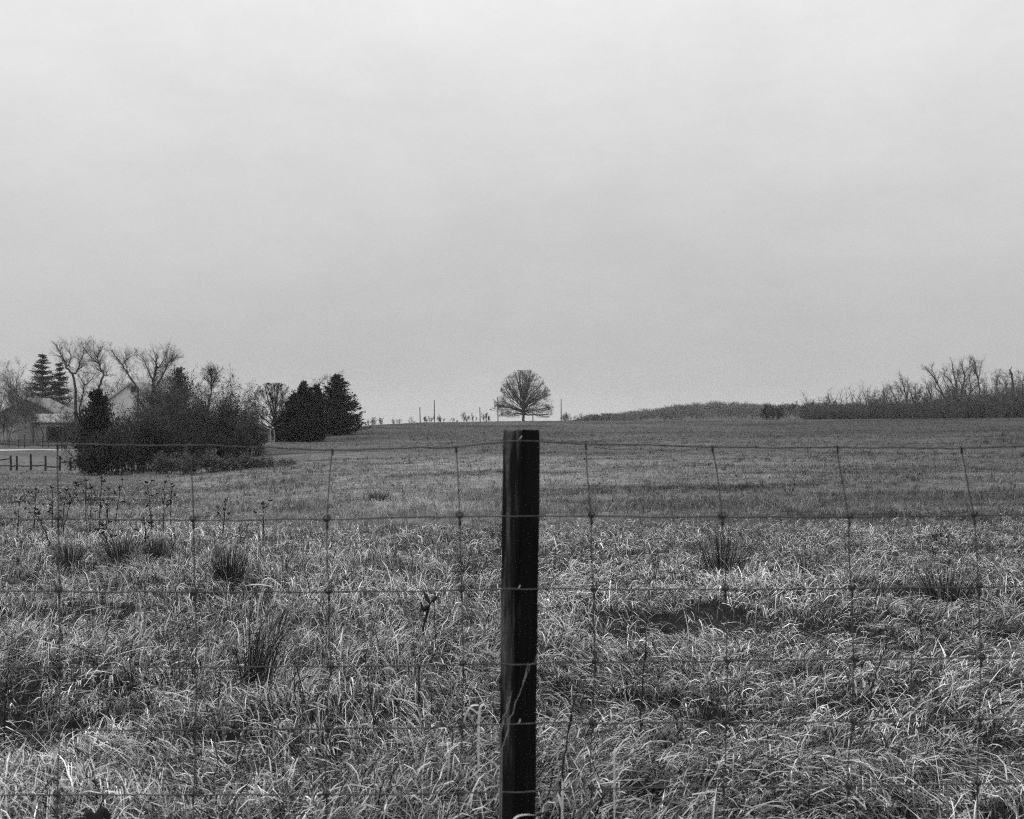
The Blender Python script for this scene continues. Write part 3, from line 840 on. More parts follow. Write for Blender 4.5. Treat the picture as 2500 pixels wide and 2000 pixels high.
# ================================================================== LONE TREE AND CREST
def dome_tree(X, d, label, seed, kx=1.0, kz=1.0, nl=60, twig=None, low=0.0, group=None):
    x = px(X, d); z0 = tz(x, d) - .15
    o = thing('bare_tree', (x, d, z0), label, 'tree', group)
    R = random.Random(seed)
    zs = [0.9, 1.6, 2.8, 4.3, 6.3, 8.3, 9.6, 10.4, 11.0]; rs = [5.2, 6.5, 6.9, 6.3, 5.7, 4.7, 3.8, 2.9, 1.9]
    def env(p):
        z = (p[2] - z0) / kz
        if z < .8 or z > 11.1: return False
        r = np.interp(z, zs, rs)
        aa = math.atan2(p[1] - d, p[0] - x)
        return math.hypot(p[0] - x, p[1] - d) < kx * r * (1.0 + .07 * math.sin(aa * 5 + z * 2.1) + .03 * math.sin(aa * 11 - z * 3.3))
    S = [[] for _ in range(5)]
    P = dict(n=[8, 5, 4, 3, 2], wob=[.06, .08, .1, .13, .15], up=[.015, .02, .02, .015, .01], tap=[.75, .75, .75, .65, .4], rmin=.009,
             nc=[6, 5, 4, 3, 0], lo=[.22, .15, .15, .15, 0], ang=[.4, .45, .5, .5, 0], lf=[.42, .5, .55, .6, 0], rf=[.42, .5, .55, .7, 0])
    tr = []; p = (x, d, z0); r = .34 * min(1, kx * .7 + .15) if kx < 1 else .34
    for i in range(7):
        q = (x + R.gauss(0, .06), d + R.gauss(0, .06), z0 + (i + 1) * .62 * kz); tr.append((*p, *q, r, r * .9)); p = q; r *= .9
    for i in range(nl):
        t = i / (nl - 1)
        zst = z0 + kz * (1.55 + 2.8 * t ** 1.3)
        el = math.asin(min(.995, max(-.06, -.04 + 1.03 * t + R.gauss(0, .03))))
        az = i * 2.39996 + R.uniform(-.2, .2)
        dv = (math.cos(az) * math.cos(el), math.sin(az) * math.cos(el), math.sin(el))
        grow(S, R, (x, d, zst), dv, R.uniform(7.6, 8.6) * max(kx, kz), .15 * kx * R.choice((.45, .5, .6, .8, 1.15)), 0, P, env)
    v, f = seg_mesh(tr + S[0], 5); part('trunk', v, f, M_BARK, o)
    v, f = seg_mesh(S[1] + S[2] + S[3] + S[4], 3); part('crown', v, f, twig or M_TWIGM, o)
dome_tree(1278, 262.0, 'solitary broad domed bare tree on the crest above the post', 11)

POLES = [(1025, 995, 240, 'short thin pole, leftmost of those on the crest'), (1060, 977, 245, 'tall thin pole left of the solitary tree, second from left'),
         (1171.5, 995, 240, 'short dark pole between the scrub and the solitary tree'), (1215, 970, 240, 'tallest dark pole against the left edge of the solitary tree'),
         (1301, 996, 250, 'faint pole seen through the right side of the solitary tree'), (1370, 975, 250, 'tall thin pole standing right of the solitary tree')]
for i, (X, Yt, d, lab) in enumerate(POLES):
    x = px(X, d); z0 = tz(x, d) - .2; zt = CAMZ - (Yt - HY) / F * d
    g = Geo(); ln = -.0015 * (zt - z0) * (5 if X < 1230 else 0)
    n = 6; h = zt - z0
    g.tube([(x - ln * 0 - (.02 * (1 - k / n) * -4 if X < 1230 else 0) * .9, d, z0 + h * k / n) for k in range(n + 1)], [.1 - .02 * k / n for k in range(n + 1)], 8)
    g.tube([(x, d, zt), (x, d, zt + .07)], [.095, .06], 8)
    o = mesh_obj('wooden_pole', *g.get(), M_POLE, loc=(x, d, z0)); tag(o, lab, 'pole', 'poles along the crest')

CREST = [(905, 262, 1020, 12, 'low bare scrub beside the right foot of the ragged conifer'), (935, 258, 1021, 14, 'low bare scrub between the conifer and the first pole, fuller one'),
         (968, 262, 1023, 14, 'thin bare scrub on the crest left of the shortest pole'), (1003, 262, 1019, 12, 'spindly bare scrub just left of the first crest pole'),
         (1045, 266, 1017, 17, 'rounded bare scrub between the first two crest poles'), (1078, 266, 1016, 15, 'rounded bare scrub right of the second crest pole'),
         (1108, 266, 1021, 12, 'lowest bare scrub in the gap right of the second pole'), (1135, 266, 1008, 16, 'tallest dark bare scrub left of the third crest pole'),
         (1160, 266, 1010, 12, 'bare scrub touching the left of the third crest pole'), (1186, 268, 1009, 14, 'bare scrub between the third pole and the tallest pole'),
         (1388, 300, 1010, 22, 'hazy scrub right of the last crest pole'), (1425, 305, 1012, 24, 'hazy low scrub right of the solitary tree, middle one'), (1465, 310, 1014, 24, 'hazy low scrub where the far wooded hill begins')]
for i, (X, d, Yt, hp, lab) in enumerate(CREST):
    shrub('bare_scrub', X, d, Yt, hp, lab, 'bush', 'scrub along the crest', seed=i, stems=(7, 4, 6, 3, 8)[i % 5] if X < 1300 else 14, m=M_TWIGM, rr=.04, P=dict(SHRUB, rmin=.009))

# ================================================================== FAR WOODED HILL (one mass)
def far_wood():
    R = random.Random(5); rng = np.random.default_rng(5); S = []; tn = []
    prof_x = [1440, 1520, 1600, 1660, 1700, 1740, 1800, 1850, 1900, 2000, 2150, 2300, 2600]
    prof_y = [1014, 1008, 999, 988, 981, 978, 981, 984, 986, 985, 979, 975, 972]
    for i in range(900):
        X = R.uniform(1430, 2560); d = R.uniform(430, 680)
        x = px(X, d); z0 = tz(x, d) - .4
        Yt = np.interp(X, prof_x, prof_y) + R.gauss(0, 2.2)
        fr = max(0, (d - 520) / 160)
        zt = CAMZ - (Yt - HY) / F * d - (1 - fr) * R.uniform(0, 2.0)
        h = max(1.5, min((zt - z0) * 1.1, R.uniform(4.2, 6.0))); t = R.uniform(.85, 1.15)
        S.append((x, d, z0, x, d, z0 + h * .6, .14, .08)); tn.append(t)
        for k in range(30):
            a = R.uniform(0, 6.283); q = R.random() ** .5; hz = R.uniform(.18, .9)
            rr = 3.4 * math.sqrt(max(0.05, 1 - ((hz - .5) / .55) ** 2)) * q
            p = (x + rr * .3 * math.cos(a), d + rr * .3 * math.sin(a), z0 + h * hz * .85)
            e = (x + rr * math.cos(a) + R.gauss(0, .3), d + rr * math.sin(a) + R.gauss(0, .3), min(z0 + h, z0 + h * hz * .85 + R.uniform(.5, 2.0)))
            S.append((*p, *e, .10, .05)); tn.append(t * R.uniform(.8, 1.2))
    v, f = seg_mesh(S, 3)
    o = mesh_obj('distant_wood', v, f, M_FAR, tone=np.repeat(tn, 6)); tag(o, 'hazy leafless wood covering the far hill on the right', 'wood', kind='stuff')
far_wood()

# thicket on the right: undergrowth as one mass, trees as things
def thicket():
    R = random.Random(8); S = []; tn = []
    px_ = [1960, 2010, 2080, 2150, 2200, 2260, 2320, 2400, 2460, 2520, 2620]
    py_ = [1000, 988, 984, 976, 970, 964, 956, 950, 942, 934, 930]
    for i in range(520):
        X = R.uniform(1965, 2600); d = R.uniform(248, 300)
        x = px(X, d); z0 = tz(x, d) - .3
        Yt = np.interp(X, px_, py_) + R.gauss(0, 6) + 8 * R.random() + 38 * (float(vnoise(np.array([X / 34.0]), np.array([d / 20.0]), 6)[0]) - .55)
        h = CAMZ - (Yt - HY) / F * d - z0; h = max(h * R.uniform(.7, 1.08), .8); t = R.uniform(.5, 1.1)
        for k in range(16):
            a = R.uniform(0, 6.283); dv = (math.cos(a) * .35, math.sin(a) * .35, 1); p = (x, d, z0); n = 4
            L = h * R.uniform(.6, 1.15)
            for s in range(n):
                dv = (dv[0] + R.gauss(0, .2), dv[1] + R.gauss(0, .2), dv[2]); l = math.sqrt(sum(c * c for c in dv))
                q = tuple(p[j] + dv[j] / l * L / n for j in range(3))
                S.append((*p, *q, .04 * (1 - s / 5), .04 * (1 - (s + 1) / 5))); tn.append(t)
                for _ in range(2):
                    e = tuple(q[j] + R.gauss(0, .45) + (.25 if j == 2 else 0) for j in range(3))
                    S.append((*q, *e, .022, .014)); tn.append(t)
                p = q
    for i in range(170):
        X = 1975 + 620 * R.random() ** .8; d = R.uniform(246, 285); x = px(X, d); z0 = tz(x, d)
        Yt = np.interp(X, px_, py_) - R.random() ** 1.6 * 34; h = CAMZ - (Yt - HY) / F * d - z0
        dv = (R.gauss(0, .14), R.gauss(0, .14), 1); p = (x, d, z0)
        for s in range(6):
            dv = (dv[0] + R.gauss(0, .09), dv[1] + R.gauss(0, .09), 1); q = tuple(p[j] + dv[j] * h / 6 for j in range(3)); r = .075 * (1 - s / 6.5)
            S.append((*p, *q, r, r * .85)); tn.append(.5); p = q
            if s > 2:
                for _ in range(4):
                    e = (p[0] + R.gauss(0, .5), p[1] + R.gauss(0, .5), p[2] + R.uniform(.3, 1.2)); S.append((*p, *e, .028, .012)); tn.append(.5)
    v, f = seg_mesh(S, 3)
    o = mesh_obj('thicket', v, f, M_TWIGM, tone=np.repeat(tn, 6)); tag(o, 'dense dark bare undergrowth along the right skyline', 'thicket', kind='stuff')
thicket()

CV = (2000, 850, 4.312)
RT = [
    (262, [[(520, 680), (490, 540), (455, 440)]], 'thin wavy bare stem, leftmost of the trees over the right thicket', .09, 3),
    (262, [[(555, 720), (560, 620), (600, 570), (650, 540), (710, 500)], [(556, 625), (540, 570), (548, 535)], [(578, 590), (585, 530), (605, 470)]], 'low forked bare tree with one limb arching right', .13, 3),
    (265, [[(850, 720), (820, 580), (790, 500), (755, 430)], [(830, 600), (835, 520), (820, 450)]], 'leaning bare tree left of the spiky group', .13, 5),
    (262, [[(920, 700), (918, 500), (890, 400), (872, 310)], [(915, 520), (870, 440), (850, 420)], [(925, 560), (932, 450), (930, 380)]], 'spiky upright bare tree with close steep limbs', .15, 5),
    (264, [[(1010, 640), (985, 540), (950, 450), (925, 370)]], 'slim bare tree leaning left against the spiky tree', .12, 4),
    (268, [[(1180, 660), (1170, 480), (1120, 370)], [(1172, 520), (1185, 440), (1180, 390)]], 'short bare tree before the long leaning one', .12, 6),
    (262, [[(1350, 600), (1300, 480), (1240, 370), (1190, 290), (1130, 225)], [(1240, 370), (1200, 290), (1165, 200)], [(1300, 480), (1240, 430), (1215, 380)]], 'tall bare tree leaning far to the left', .17, 5),
    (260, [[(1440, 600), (1445, 440), (1450, 370), (1420, 270), (1408, 160)], [(1442, 470), (1380, 360), (1310, 290), (1300, 240)], [(1440, 540), (1360, 420), (1300, 320)], [(1450, 380), (1470, 300), (1475, 270)]], 'broad many limbed bare tree amid the thicket', .19, 5),
    (262, [[(1500, 640), (1508, 420), (1530, 300), (1505, 220), (1500, 175)], [(1530, 270), (1580, 210), (1592, 145)], [(1512, 420), (1480, 320), (1475, 260)], [(1510, 460), (1560, 380), (1540, 300)]], 'tallest central bare tree with a bent right fork', .18, 5),
    (264, [[(1520, 600), (1570, 510), (1592, 430), (1578, 320), (1580, 260)]], 'curved bare tree bowing out to the right', .13, 5),
    (262, [[(1695, 700), (1690, 470), (1672, 340), (1640, 230), (1632, 150)], [(1662, 300), (1620, 230), (1592, 160)], [(1688, 330), (1700, 240), (1725, 155)], [(1655, 270), (1660, 200)]], 'upright bare tree with a three pronged top', .17, 4),
    (285, [[(1855, 600), (1862, 420), (1872, 280)], [(1866, 380), (1890, 320), (1905, 280)], [(1860, 420), (1845, 350)]], 'slim pale bare tree between two darker ones', .11, 4),
    (256, [[(2045, 640), (2038, 430), (2028, 330), (2024, 270), (1992, 225)], [(2024, 275), (2036, 230), (2048, 195)]], 'thick dead snag with a bare Y shaped top', .27, 0),
]
for i, (d, limbs, lab, rb, tw) in enumerate(RT):
    skeleton_tree('bare_tree', d, limbs, lab, 'tree', 'bare trees over the right thicket', bark=M_BARK if i != 11 else M_BARKM, twig=M_TWIG, seed=i, twigs=max(0, min(3, tw - 1)), tl=1.5, rbase=rb * 1.5, conv=CV)
bare_tree('bare_tree', 2510, 258, 902, 'dense twiggy bare tree cut by the right edge of the frame', group='bare trees over the right thicket', seed=41, wide=1.1, twig=M_TWIG)
shrub('bare_bush', 1884, 290, 990, 36, 'dark rounded bare bush left end of the right thicket', seed=51, stems=22, m=M_TWIG, rr=.06, P=dict(SHRUB, rmin=.02))
shrub('bare_bush', 1975, 285, 985, 26, 'loose bare bush just right of the upright sapling', seed=53, stems=18, m=M_TWIGM, rr=.05, P=dict(SHRUB, rmin=.02))
bare_tree('bare_sapling', 1942, 275, 976, 'small upright bare sapling between two dark bushes', seed=55, wide=.8)
bare_tree('bare_sapling', 1928, 278, 986, 'shorter bare sapling beside the upright one', seed=56, wide=.8)
bare_tree('bare_sapling', 2018, 275, 962, 'bare sapling left of the wavy stem', seed=57, wide=.8)
bare_tree('bare_sapling', 2035, 280, 966, 'bare sapling closest to the wavy stem', seed=58, wide=.9)

for i, (X, d, Yt, lab) in enumerate(((2168, 270, 935, 'low bare tree right of the arching forked tree'), (2232, 268, 930, 'bare tree just right of the spiky upright tree'), (2262, 272, 945, 'bushy bare tree left of the long leaning tree'),
                                     (2318, 275, 905, 'thin bare tree behind the broad many limbed tree'), (2358, 276, 897, 'thin bare tree behind the bowed right hand tree'), (2415, 272, 930, 'bushy bare tree right of the three pronged tree'),
                                     (2448, 268, 900, 'bare tree left of the dead snag'), (2488, 268, 905, 'bare tree between the dead snag and the frame edge'))):
    bare_tree('bare_tree', X, d, Yt, lab, group='bare trees over the right thicket', seed=500 + i, wide=.85, twig=M_TWIG, r0=.26)

# ================================================================== LEFT GROUP
CL = (0, 800, 4.312)
bare_tree('bare_tree', 42, 195, 866, 'tall grey bare tree with dense upright twigs, far left', seed=61, wide=.7, bark=M_BARKM, twig=M_TWIGM, stems=2)
bare_tree('bare_tree', -12, 190, 893, 'grey bare tree cut by the left edge', seed=62, wide=1, bark=M_BARKM, twig=M_TWIGM, stems=2)
bare_tree('pale_trunk_tree', 62, 176, 930, 'pale trunked bare tree before the grey barn, right one', seed=63, wide=.8, bark=M_PALEBARK, twig=M_TWIGM, stems=3, split=1)
bare_tree('pale_trunk_tree', 34, 172, 930, 'pale trunked bare tree before the grey barn, left one', seed=64, wide=.9, bark=M_PALEBARK, twig=M_TWIGM, stems=3, split=1)
bare_tree('bare_tree', 112, 178, 925, 'twiggy grey bare tree standing before the grey barn roof', seed=66, wide=.9, bark=M_BARKM, twig=M_TWIGM, stems=2)
bare_tree('bare_sapling', 14, 165, 985, 'low twiggy bare sapling at the left edge', seed=65, bark=M_BARKM, twig=M_TWIGM, stems=3)
conifer('spruce', 104, 205, 858, 66, 'taller layered spruce behind the farm sheds', seed=1, style='spruce', m=M_NEEDLEM, nb=300, flat=.16, dens=1.0)
conifer('spruce', 146, 208, 879, 48, 'shorter layered spruce right of the taller one', seed=2, style='spruce', m=M_NEEDLEM, nb=260, flat=.16, dens=1.0)
LT = [
    (160, [[(800, 880), (790, 650), (765, 490), (700, 420), (690, 370), (640, 290), (600, 200)], [(765, 490), (800, 430), (820, 350), (845, 290), (850, 220)], [(690, 400), (705, 310), (685, 230)], [(790, 450), (850, 395)]], 'tall curving bare tree with a wide wineglass fork', .21),
    (162, [[(840, 840), (885, 690), (892, 610), (868, 540)], [(890, 600), (950, 540), (985, 475), (930, 480)]], 'smaller bare tree forked low behind the dark cedar', .13),
    (160, [[(1010, 760), (1045, 640), (1065, 560), (1098, 495), (1060, 430), (1040, 370), (1030, 310), (1070, 240)], [(1042, 372), (970, 345), (925, 280), (915, 230)], [(1100, 495), (1095, 470)], [(1030, 310), (1000, 230)]], 'zigzag bare tree rising over the dark cedar', .19),
    (180, [[(1450, 640), (1390, 555), (1350, 490), (1290, 400), (1230, 320), (1165, 240)], [(1360, 500), (1345, 420), (1315, 340), (1335, 290)], [(1290, 400), (1340, 330), (1400, 300)]], 'bare tree leaning left over the pale house gable', .17),
    (140, [[(1610, 1000), (1608, 700), (1612, 560), (1645, 410), (1640, 310)], [(1612, 545), (1565, 440), (1520, 335)], [(1615, 640), (1690, 500), (1742, 370), (1722, 285)], [(1742, 400), (1790, 350), (1820, 320)], [(1645, 420), (1690, 350)]], 'dark bare tree with a spreading fan of limbs', .22),
]
for i, (d, limbs, lab, rb) in enumerate(LT):
    skeleton_tree('bare_tree', d, limbs, lab, 'tree', None, bark=M_BARK, twig=M_TWIGM if i < 4 else M_TWIG, seed=80 + i, twigs=3, tl=1.35, rbase=rb * 1.05, conv=CL)
# background bare trees behind house
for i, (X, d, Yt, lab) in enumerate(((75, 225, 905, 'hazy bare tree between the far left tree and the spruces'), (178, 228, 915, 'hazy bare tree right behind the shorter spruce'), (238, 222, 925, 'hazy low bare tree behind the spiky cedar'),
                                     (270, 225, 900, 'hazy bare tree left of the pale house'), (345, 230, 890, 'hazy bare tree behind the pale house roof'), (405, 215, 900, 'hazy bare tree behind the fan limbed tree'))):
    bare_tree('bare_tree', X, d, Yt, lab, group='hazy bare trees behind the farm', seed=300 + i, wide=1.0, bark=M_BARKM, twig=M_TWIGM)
bare_tree('bare_tree', 205, 215, 905, 'hazy bare tree behind the zigzag tree', seed=71, wide=1.1, bark=M_BARKM, twig=M_TWIGM)
bare_tree('bare_tree', 276, 190, 915, 'grey twiggy bare tree before the left side of the pale house', seed=72, wide=.6, bark=M_BARKM, twig=M_TWIGM)
bare_tree('bare_tree', 362, 185, 885, 'fine twigged bare tree right of the pale house', seed=73, wide=1.0, bark=M_BARKM, twig=M_TWIG)
conifer('cedar', 436, 140, 895, 54, 'dark round topped evergreen behind the big bushes', seed=3, style='cedar', nb=170, dens=.6, flat=.9, m=M_LEAFDARK, tmax=.8)
skeleton_tree('slender_tree', 125, [[(250, 900), (285, 680), (285, 560), (280, 470)], [(285, 640), (240, 560)], [(285, 600), (330, 540), (345, 480)], [(282, 560), (260, 480)], [(285, 600), (300, 500)]], 'slender tree with a tufted top over the bushes', seed=91, twigs=4, tl=.9, rbase=.1, conv=(450, 800, 4.312), twig=M_TWIG)
bare_tree('bare_tree', 490, 150, 925, 'thin bare tree behind the bushes left of the tufted tree', seed=74, wide=.8)

conifer('cedar', 236, 98, 948, 68, 'dark spiky cedar standing before the pale house', seed=4, style='cedar', nb=210, dens=.85, flat=.9, tmax=.55)
BUSH = [
    (255, 93, 1058, 90, 'black bush mass at the foot of the spiky cedar', 30, 9000),
    (350, 97, 1010, 70, 'dark tangled bush right of the spiky cedar', 26, 7000),
    (415, 112, 965, 62, 'tall dark bush under the fan limbed bare tree', 30, 8000),
    (505, 115, 965, 66, 'tall dark bush under the tufted slender tree', 32, 8000),
    (572, 115, 958, 48, 'dark bush with a sloping right shoulder', 26, 5500),
    (618, 112, 1020, 38, 'lower thin bush at the right end of the dark bushes', 16, 2000),
    (392, 134, 925, 42, 'tall dark tangled bush right of the pale house gable', 22, 4200),
    (462, 128, 945, 50, 'dark bush filling the gap left of the tufted slender tree', 24, 4200),
    (318, 100, 1020, 60, 'dark tangled bush before the foot of the pale house', 22, 4500),
    (470, 98, 1060, 75, 'dark low bush before the tall bushes, centre', 24, 6000),
    (560, 100, 1065, 60, 'dark low bush before the tall bushes, right', 20, 4000),
]
for i, (X, d, Yt, hp, lab, st, lv) in enumerate(BUSH):
    shrub('dark_bush', X, d, Yt, hp, lab, 'bush', 'dark bushes left of centre', seed=100 + i, stems=st, leaves=int(lv * (1.15 if Yt < 1000 else 1.6)), m=M_TWIG, twm=M_TWIGM if Yt < 1040 else M_TWIG, leafm=M_LEAFDARK, rr=.05, lsize=(.07, .2), core=.35 if Yt < 1000 else 1.0, tonev=(.3, 2.6))
BRAM = [(400, 90, 1112, 36, 'pale bramble tangle before the dark bushes, left end'), (455, 89, 1108, 36, 'pale bramble tangle, second from left'), (520, 90, 1106, 40, 'pale bramble tangle, tallest middle one'),
        (585, 90, 1112, 40, 'pale bramble tangle below the sloping bush'), (645, 91, 1120, 36, 'darker low bramble tangle near the right end'), (698, 92, 1126, 26, 'lowest bramble tangle at the right end')]
for i, (X, d, Yt, hp, lab) in enumerate(BRAM):
    shrub('bramble', X, d, Yt, hp, lab, 'bush', 'brambles before the dark bushes', seed=200 + i, stems=18, leaves=2600, m=M_TWIGM, leafm=M_BRAMBLE, rr=.025, lsize=(.07, .18), tonev=(.3, 1.9))

# middle group on the field edge
RND = dict(BARE, rmin=.011, nc=[11, 9, 6, 4, 0], ang=[.75, .6, .6, .7, 0], lo=[.22, .2, .15, .1, 0])
dome_tree(672, 141, 'round crowned bare tree left of the two dark conifers', 23, kx=.64, kz=.63, nl=42, twig=M_TWIG)
shrub('ivy_clump', 682, 138.5, 1034, 22, 'dark ivy clump round the base of the round bare tree', 'bush', seed=220, stems=14, leaves=2600, rr=.04)
conifer('cedar', 742, 140, 930, 50, 'black two peaked cedar left of the ragged conifer', seed=5, style='cedar', nb=330, dens=.9, flat=.9, peaks=((30, .6, 936), (-24, -.8, 962), (14, .4, 944), (-10, .3, 940)))
conifer('ragged_conifer', 824, 158, 916, 66, 'black ragged conifer at the field edge with jutting right boughs', seed=6, style='layer', nb=300, dens=.9, flat=.3)
bare_tree('bare_tree', 812, 168, 900, 'bare tree top showing behind the ragged conifer', seed=77, wide=.8)
bare_tree('bare_sapling', 755, 146, 916, 'bare snag sticking up between the two conifers', seed=78, wide=.5)
for i, (X, Yt, Yb, lab) in enumerate(((660, 1047, 1075, 'pale wooden stake by the ivy clump, left one'), (669, 1050, 1075, 'pale wooden stake by the ivy clump, right one'))):
    d = 128; x = px(X, d); z0 = tz(x, d) - .1
    g = Geo(); zt = CAMZ - (Yt - HY) / F * d
    g.tube([(x, d, z0), (x + .02, d, (z0 + zt) / 2), (x, d, zt), (x, d, zt + .03)], [.05, .05, .05, .02], 6)
    tag(mesh_obj('wooden_stake', *g.get(), M_PALEBARK, loc=(x, d, z0)), lab, 'stake', 'stakes by the ivy clump')

# ================================================================== FARM BUILDINGS
def gable(name, X, d, half, Yapex, rise, depth, label, wm, rm, window=None, cat='building', over=.35):
    """gable end faces the camera"""
    x = px(X, d); z0 = tz(x, d) - .3; za = CAMZ - (Yapex - HY) / F * d; ze = za - rise
    o = thing(name, (x, d, z0), label, cat)
    g = Geo(); g.box(x - half, x + half, d, d + depth, z0, ze)
    # gable triangle as a thin prism, front and back
    for yy in (d, d + depth - .2):
        g.prism([(x - half, yy, ze), (x + half, yy, ze), (x + .02, yy, za - .05), (x - .02, yy, za - .05)], (0, .2, 0))
    part('wall', *g.get(), wm, o)
    g = Geo(); s = rise / half
    for sg in (-1, 1):
        a = (x, d - over, za + .02); b = (x + sg * (half + over), d - over, za - (half + over) * s + .02)
        a2 = (x, d - over, za + .2); b2 = (x + sg * (half + over), d - over, b[2] + .18)
        g.prism([a, b, b2, a2], (0, depth + 2 * over, 0))
    rf = part('roof', *g.get(), rm, o)
    g = Geo()
    for sg in (-1, 1):
        e = half + over
        g.prism([(x, d - over - .06, za - .06), (x + sg * e, d - over - .06, za - e * s - .06), (x + sg * e, d - over - .06, za - e * s + .2), (x, d - over - .06, za + .22)], (0, .05, 0))
    part('fascia', *g.get(), M_TRIM, rf)
    if window:
        wx, wyY, ww, wh = window; cx = px(wx, d); cz = CAMZ - (wyY - HY) / F * d
        g = Geo(); g.box(cx - ww / 2, cx + ww / 2, d - .03, d + .02, cz - wh / 2, cz + wh / 2)
        w = part('window', *g.get(), M_DARK, o)
        g = Geo()
        for (a, b, c, e) in ((-.5, .5, .5, .57), (-.5, .5, -.57, -.5), (-.57, -.5, -.57, .57), (.5, .57, -.57, .57)):
            g.box(cx + a * ww, cx + b * ww, d - .06, d + .01, cz + c * wh, cz + e * wh)
        part('frame', *g.get(), M_TRIM, w)
    return o
gable('farmhouse', 322, 200, 4.0, 935, 2.9, 10, 'pale gabled house with a small dark attic window', M_WALLPALE, M_ROOF, window=(327, 951, .95, 1.0), cat='house')
gable('barn', 66, 186, 5.2, 974, 2.6, 9, 'grey gabled barn with a light sloping roof edge', M_WALLGREY, M_ROOF, cat='barn')

def long_roof(name, X0, X1, d, Yr, Ye, depth, label, wm, rm):
    x0, x1 = px(X0, d), px(X1, d); xc = (x0 + x1) / 2; z0 = tz(xc, d) - .4
    ze = CAMZ - (Ye - HY) / F * d; zr = CAMZ - (Yr - HY) / F * d
    o = thing(name, (xc, d, z0), label, 'barn')
    g = Geo(); g.box(x0 + .3, x1 - .3, d + .3, d + depth * 2 - .3, z0, ze - .1); part('wall', *g.get(), wm, o)
    g = Geo()
    g.prism([(x0, d, ze), (x1, d, ze), (x1, d + depth, zr), (x0, d + depth, zr)], (0, 0, .15))
    g.prism([(x0, d + depth * 2, ze), (x0, d + depth, zr), (x1, d + depth, zr), (x1, d + depth * 2, ze)], (0, 0, .15))
    part('roof', *g.get(), rm, o)
long_roof('barn', 131, 250, 205, 984, 1014, 3.5, 'low barn showing a plain grey roof slope behind the shed', M_WALLGREY, M_ROOFPALE if False else M_ROOF)

def open_shed():
    d = 166; x0, x1 = px(75, d), px(192, d); xc = (x0 + x1) / 2; z0 = tz(xc, d) - .3
    zf = CAMZ - (1033 - HY) / F * d; db = 171.5; zb = CAMZ - (1012 - HY) / F * db
    xb0, xb1 = px(88, db), px(185, db)
    o = thing('open_shed', (xc, d, z0), 'open fronted shed under a pale metal roof', 'shed')
    g = Geo(); g.prism([(x0, d, zf), (x1, d, zf), (xb1, db, zb), (xb0, db, zb)], (0, 0, .1)); rf = part('roof', *g.get(), M_ROOFPALE, o)
    g = Geo(); g.box(x0, x1, d - .05, d - .01, zf - .2, zf + .05); part('fascia', *g.get(), M_DARKWOOD, rf)
    g = Geo(); g.box(x0 + .3, x1 - .3, db - .7, db - .5, z0, zb - .35); part('back_wall', *g.get(), M_DARKWOOD, o)
    g = Geo(); g.box(x0 + 1.2, x1 - 2.2, d + .05, d + .1, zf - .45, zf - .2); part('lintel', *g.get(), M_TRIM, o)
    for t in (.04, .34, .66, .96):
        xx = x0 + (x1 - x0) * t; g = Geo(); g.box(xx - .08, xx + .08, d + .12, d + .28, z0, zf - .02); part('post', *g.get(), M_DARKWOOD, o)
open_shed()
bare_tree('bare_sapling', 158, 150, 975, 'thin bare sapling before the right end of the open shed', seed=97, bark=M_BARKM, twig=M_TWIGM, stems=3)
bare_tree('bare_sapling', 92, 158, 1000, 'thin bare sapling before the left end of the open shed', seed=98, bark=M_BARKM, twig=M_TWIGM, stems=2)
gable('garden_shed', 17, 172, .85, 1046, .45, 1.5, 'tiny white outbuilding behind the far garden fence', M_TRIM, M_ROOF, cat='shed', over=.1)

# garden fence (thin stakes and wire) and split rail fence
def garden_fence():
    d = 152; Xs = [-20, 22, 45, 60, 104, 118, 150, 185]
    x = px(60, d); o = thing('garden_fence', (x, d, tz(x, d)), 'thin staked garden fence above the pale lane', 'fence')
    pts = []
    for i, X in enumerate(Xs):
        xx = px(X, d); z = tz(xx, d); h = (1.35, 1.2, 1.0, 1.5, 1.25, 1.1, 1.3, 1.2)[i]
        g = Geo(); g.tube([(xx, d, z - .1), (xx + .03, d, z + h * .6), (xx, d, z + h), (xx, d, z + h + .03)], [.06, .055, .05, .02], 6); part('stake', *g.get(), M_RAIL, o); pts.append((xx, z))
    for k in (.45, .95):
        g = Geo(); g.tube([(a, d - .07, b + k) for a, b in pts], .018, 4); part('wire', *g.get(), M_RAIL, o)
garden_fence()

def rail_fence():
    d = 104; x = px(75, d); o = thing('rail_fence', (x, d, tz(x, d)), 'broken dark split rail fence at far left', 'fence')
    Xs = [(-30, 1.1), (26, 1.25), (41, 1.2), (75, 1.4), (111, 1.25), (146, 1.25), (172, 1.1), (200, 1.0), (232, 1.1)]
    P = []
    for X, h in Xs:
        xx = px(X, d); z = tz(xx, d); w = .09; g = Geo()
        g.tube([(xx, d, z - .1), (xx + .015, d, z + h * .5), (xx, d, z + h), (xx, d, z + h + .04)], [w, w, w * .95, w * .5], 7)
        part('post', *g.get(), M_RAIL, o); P.append((xx, z))
    def rail(a, b, ha, hb, cut=1.0):
        (x0, z0), (x1, z1) = P[a], P[b]; x1 = x0 + (x1 - x0) * cut; z1 = z0 + (z1 - z0) * cut
        g = Geo(); g.tube([(x0, d - .1, z0 + ha), ((x0 + x1) / 2, d - .1, (z0 + ha + z1 + hb) / 2 - .04), (x1, d - .1, z1 + hb)], [.055, .06, .05], 6); part('rail', *g.get(), M_RAIL, o)
    rail(0, 1, .85, 1.0); rail(0, 1, .45, .42); rail(1, 2, .4, .42); rail(2, 3, .42, .4); rail(3, 4, .42, .5, .95); rail(4, 5, .4, .35); rail(5, 6, .75, .8); rail(6, 8, .6, .5)
rail_fence()

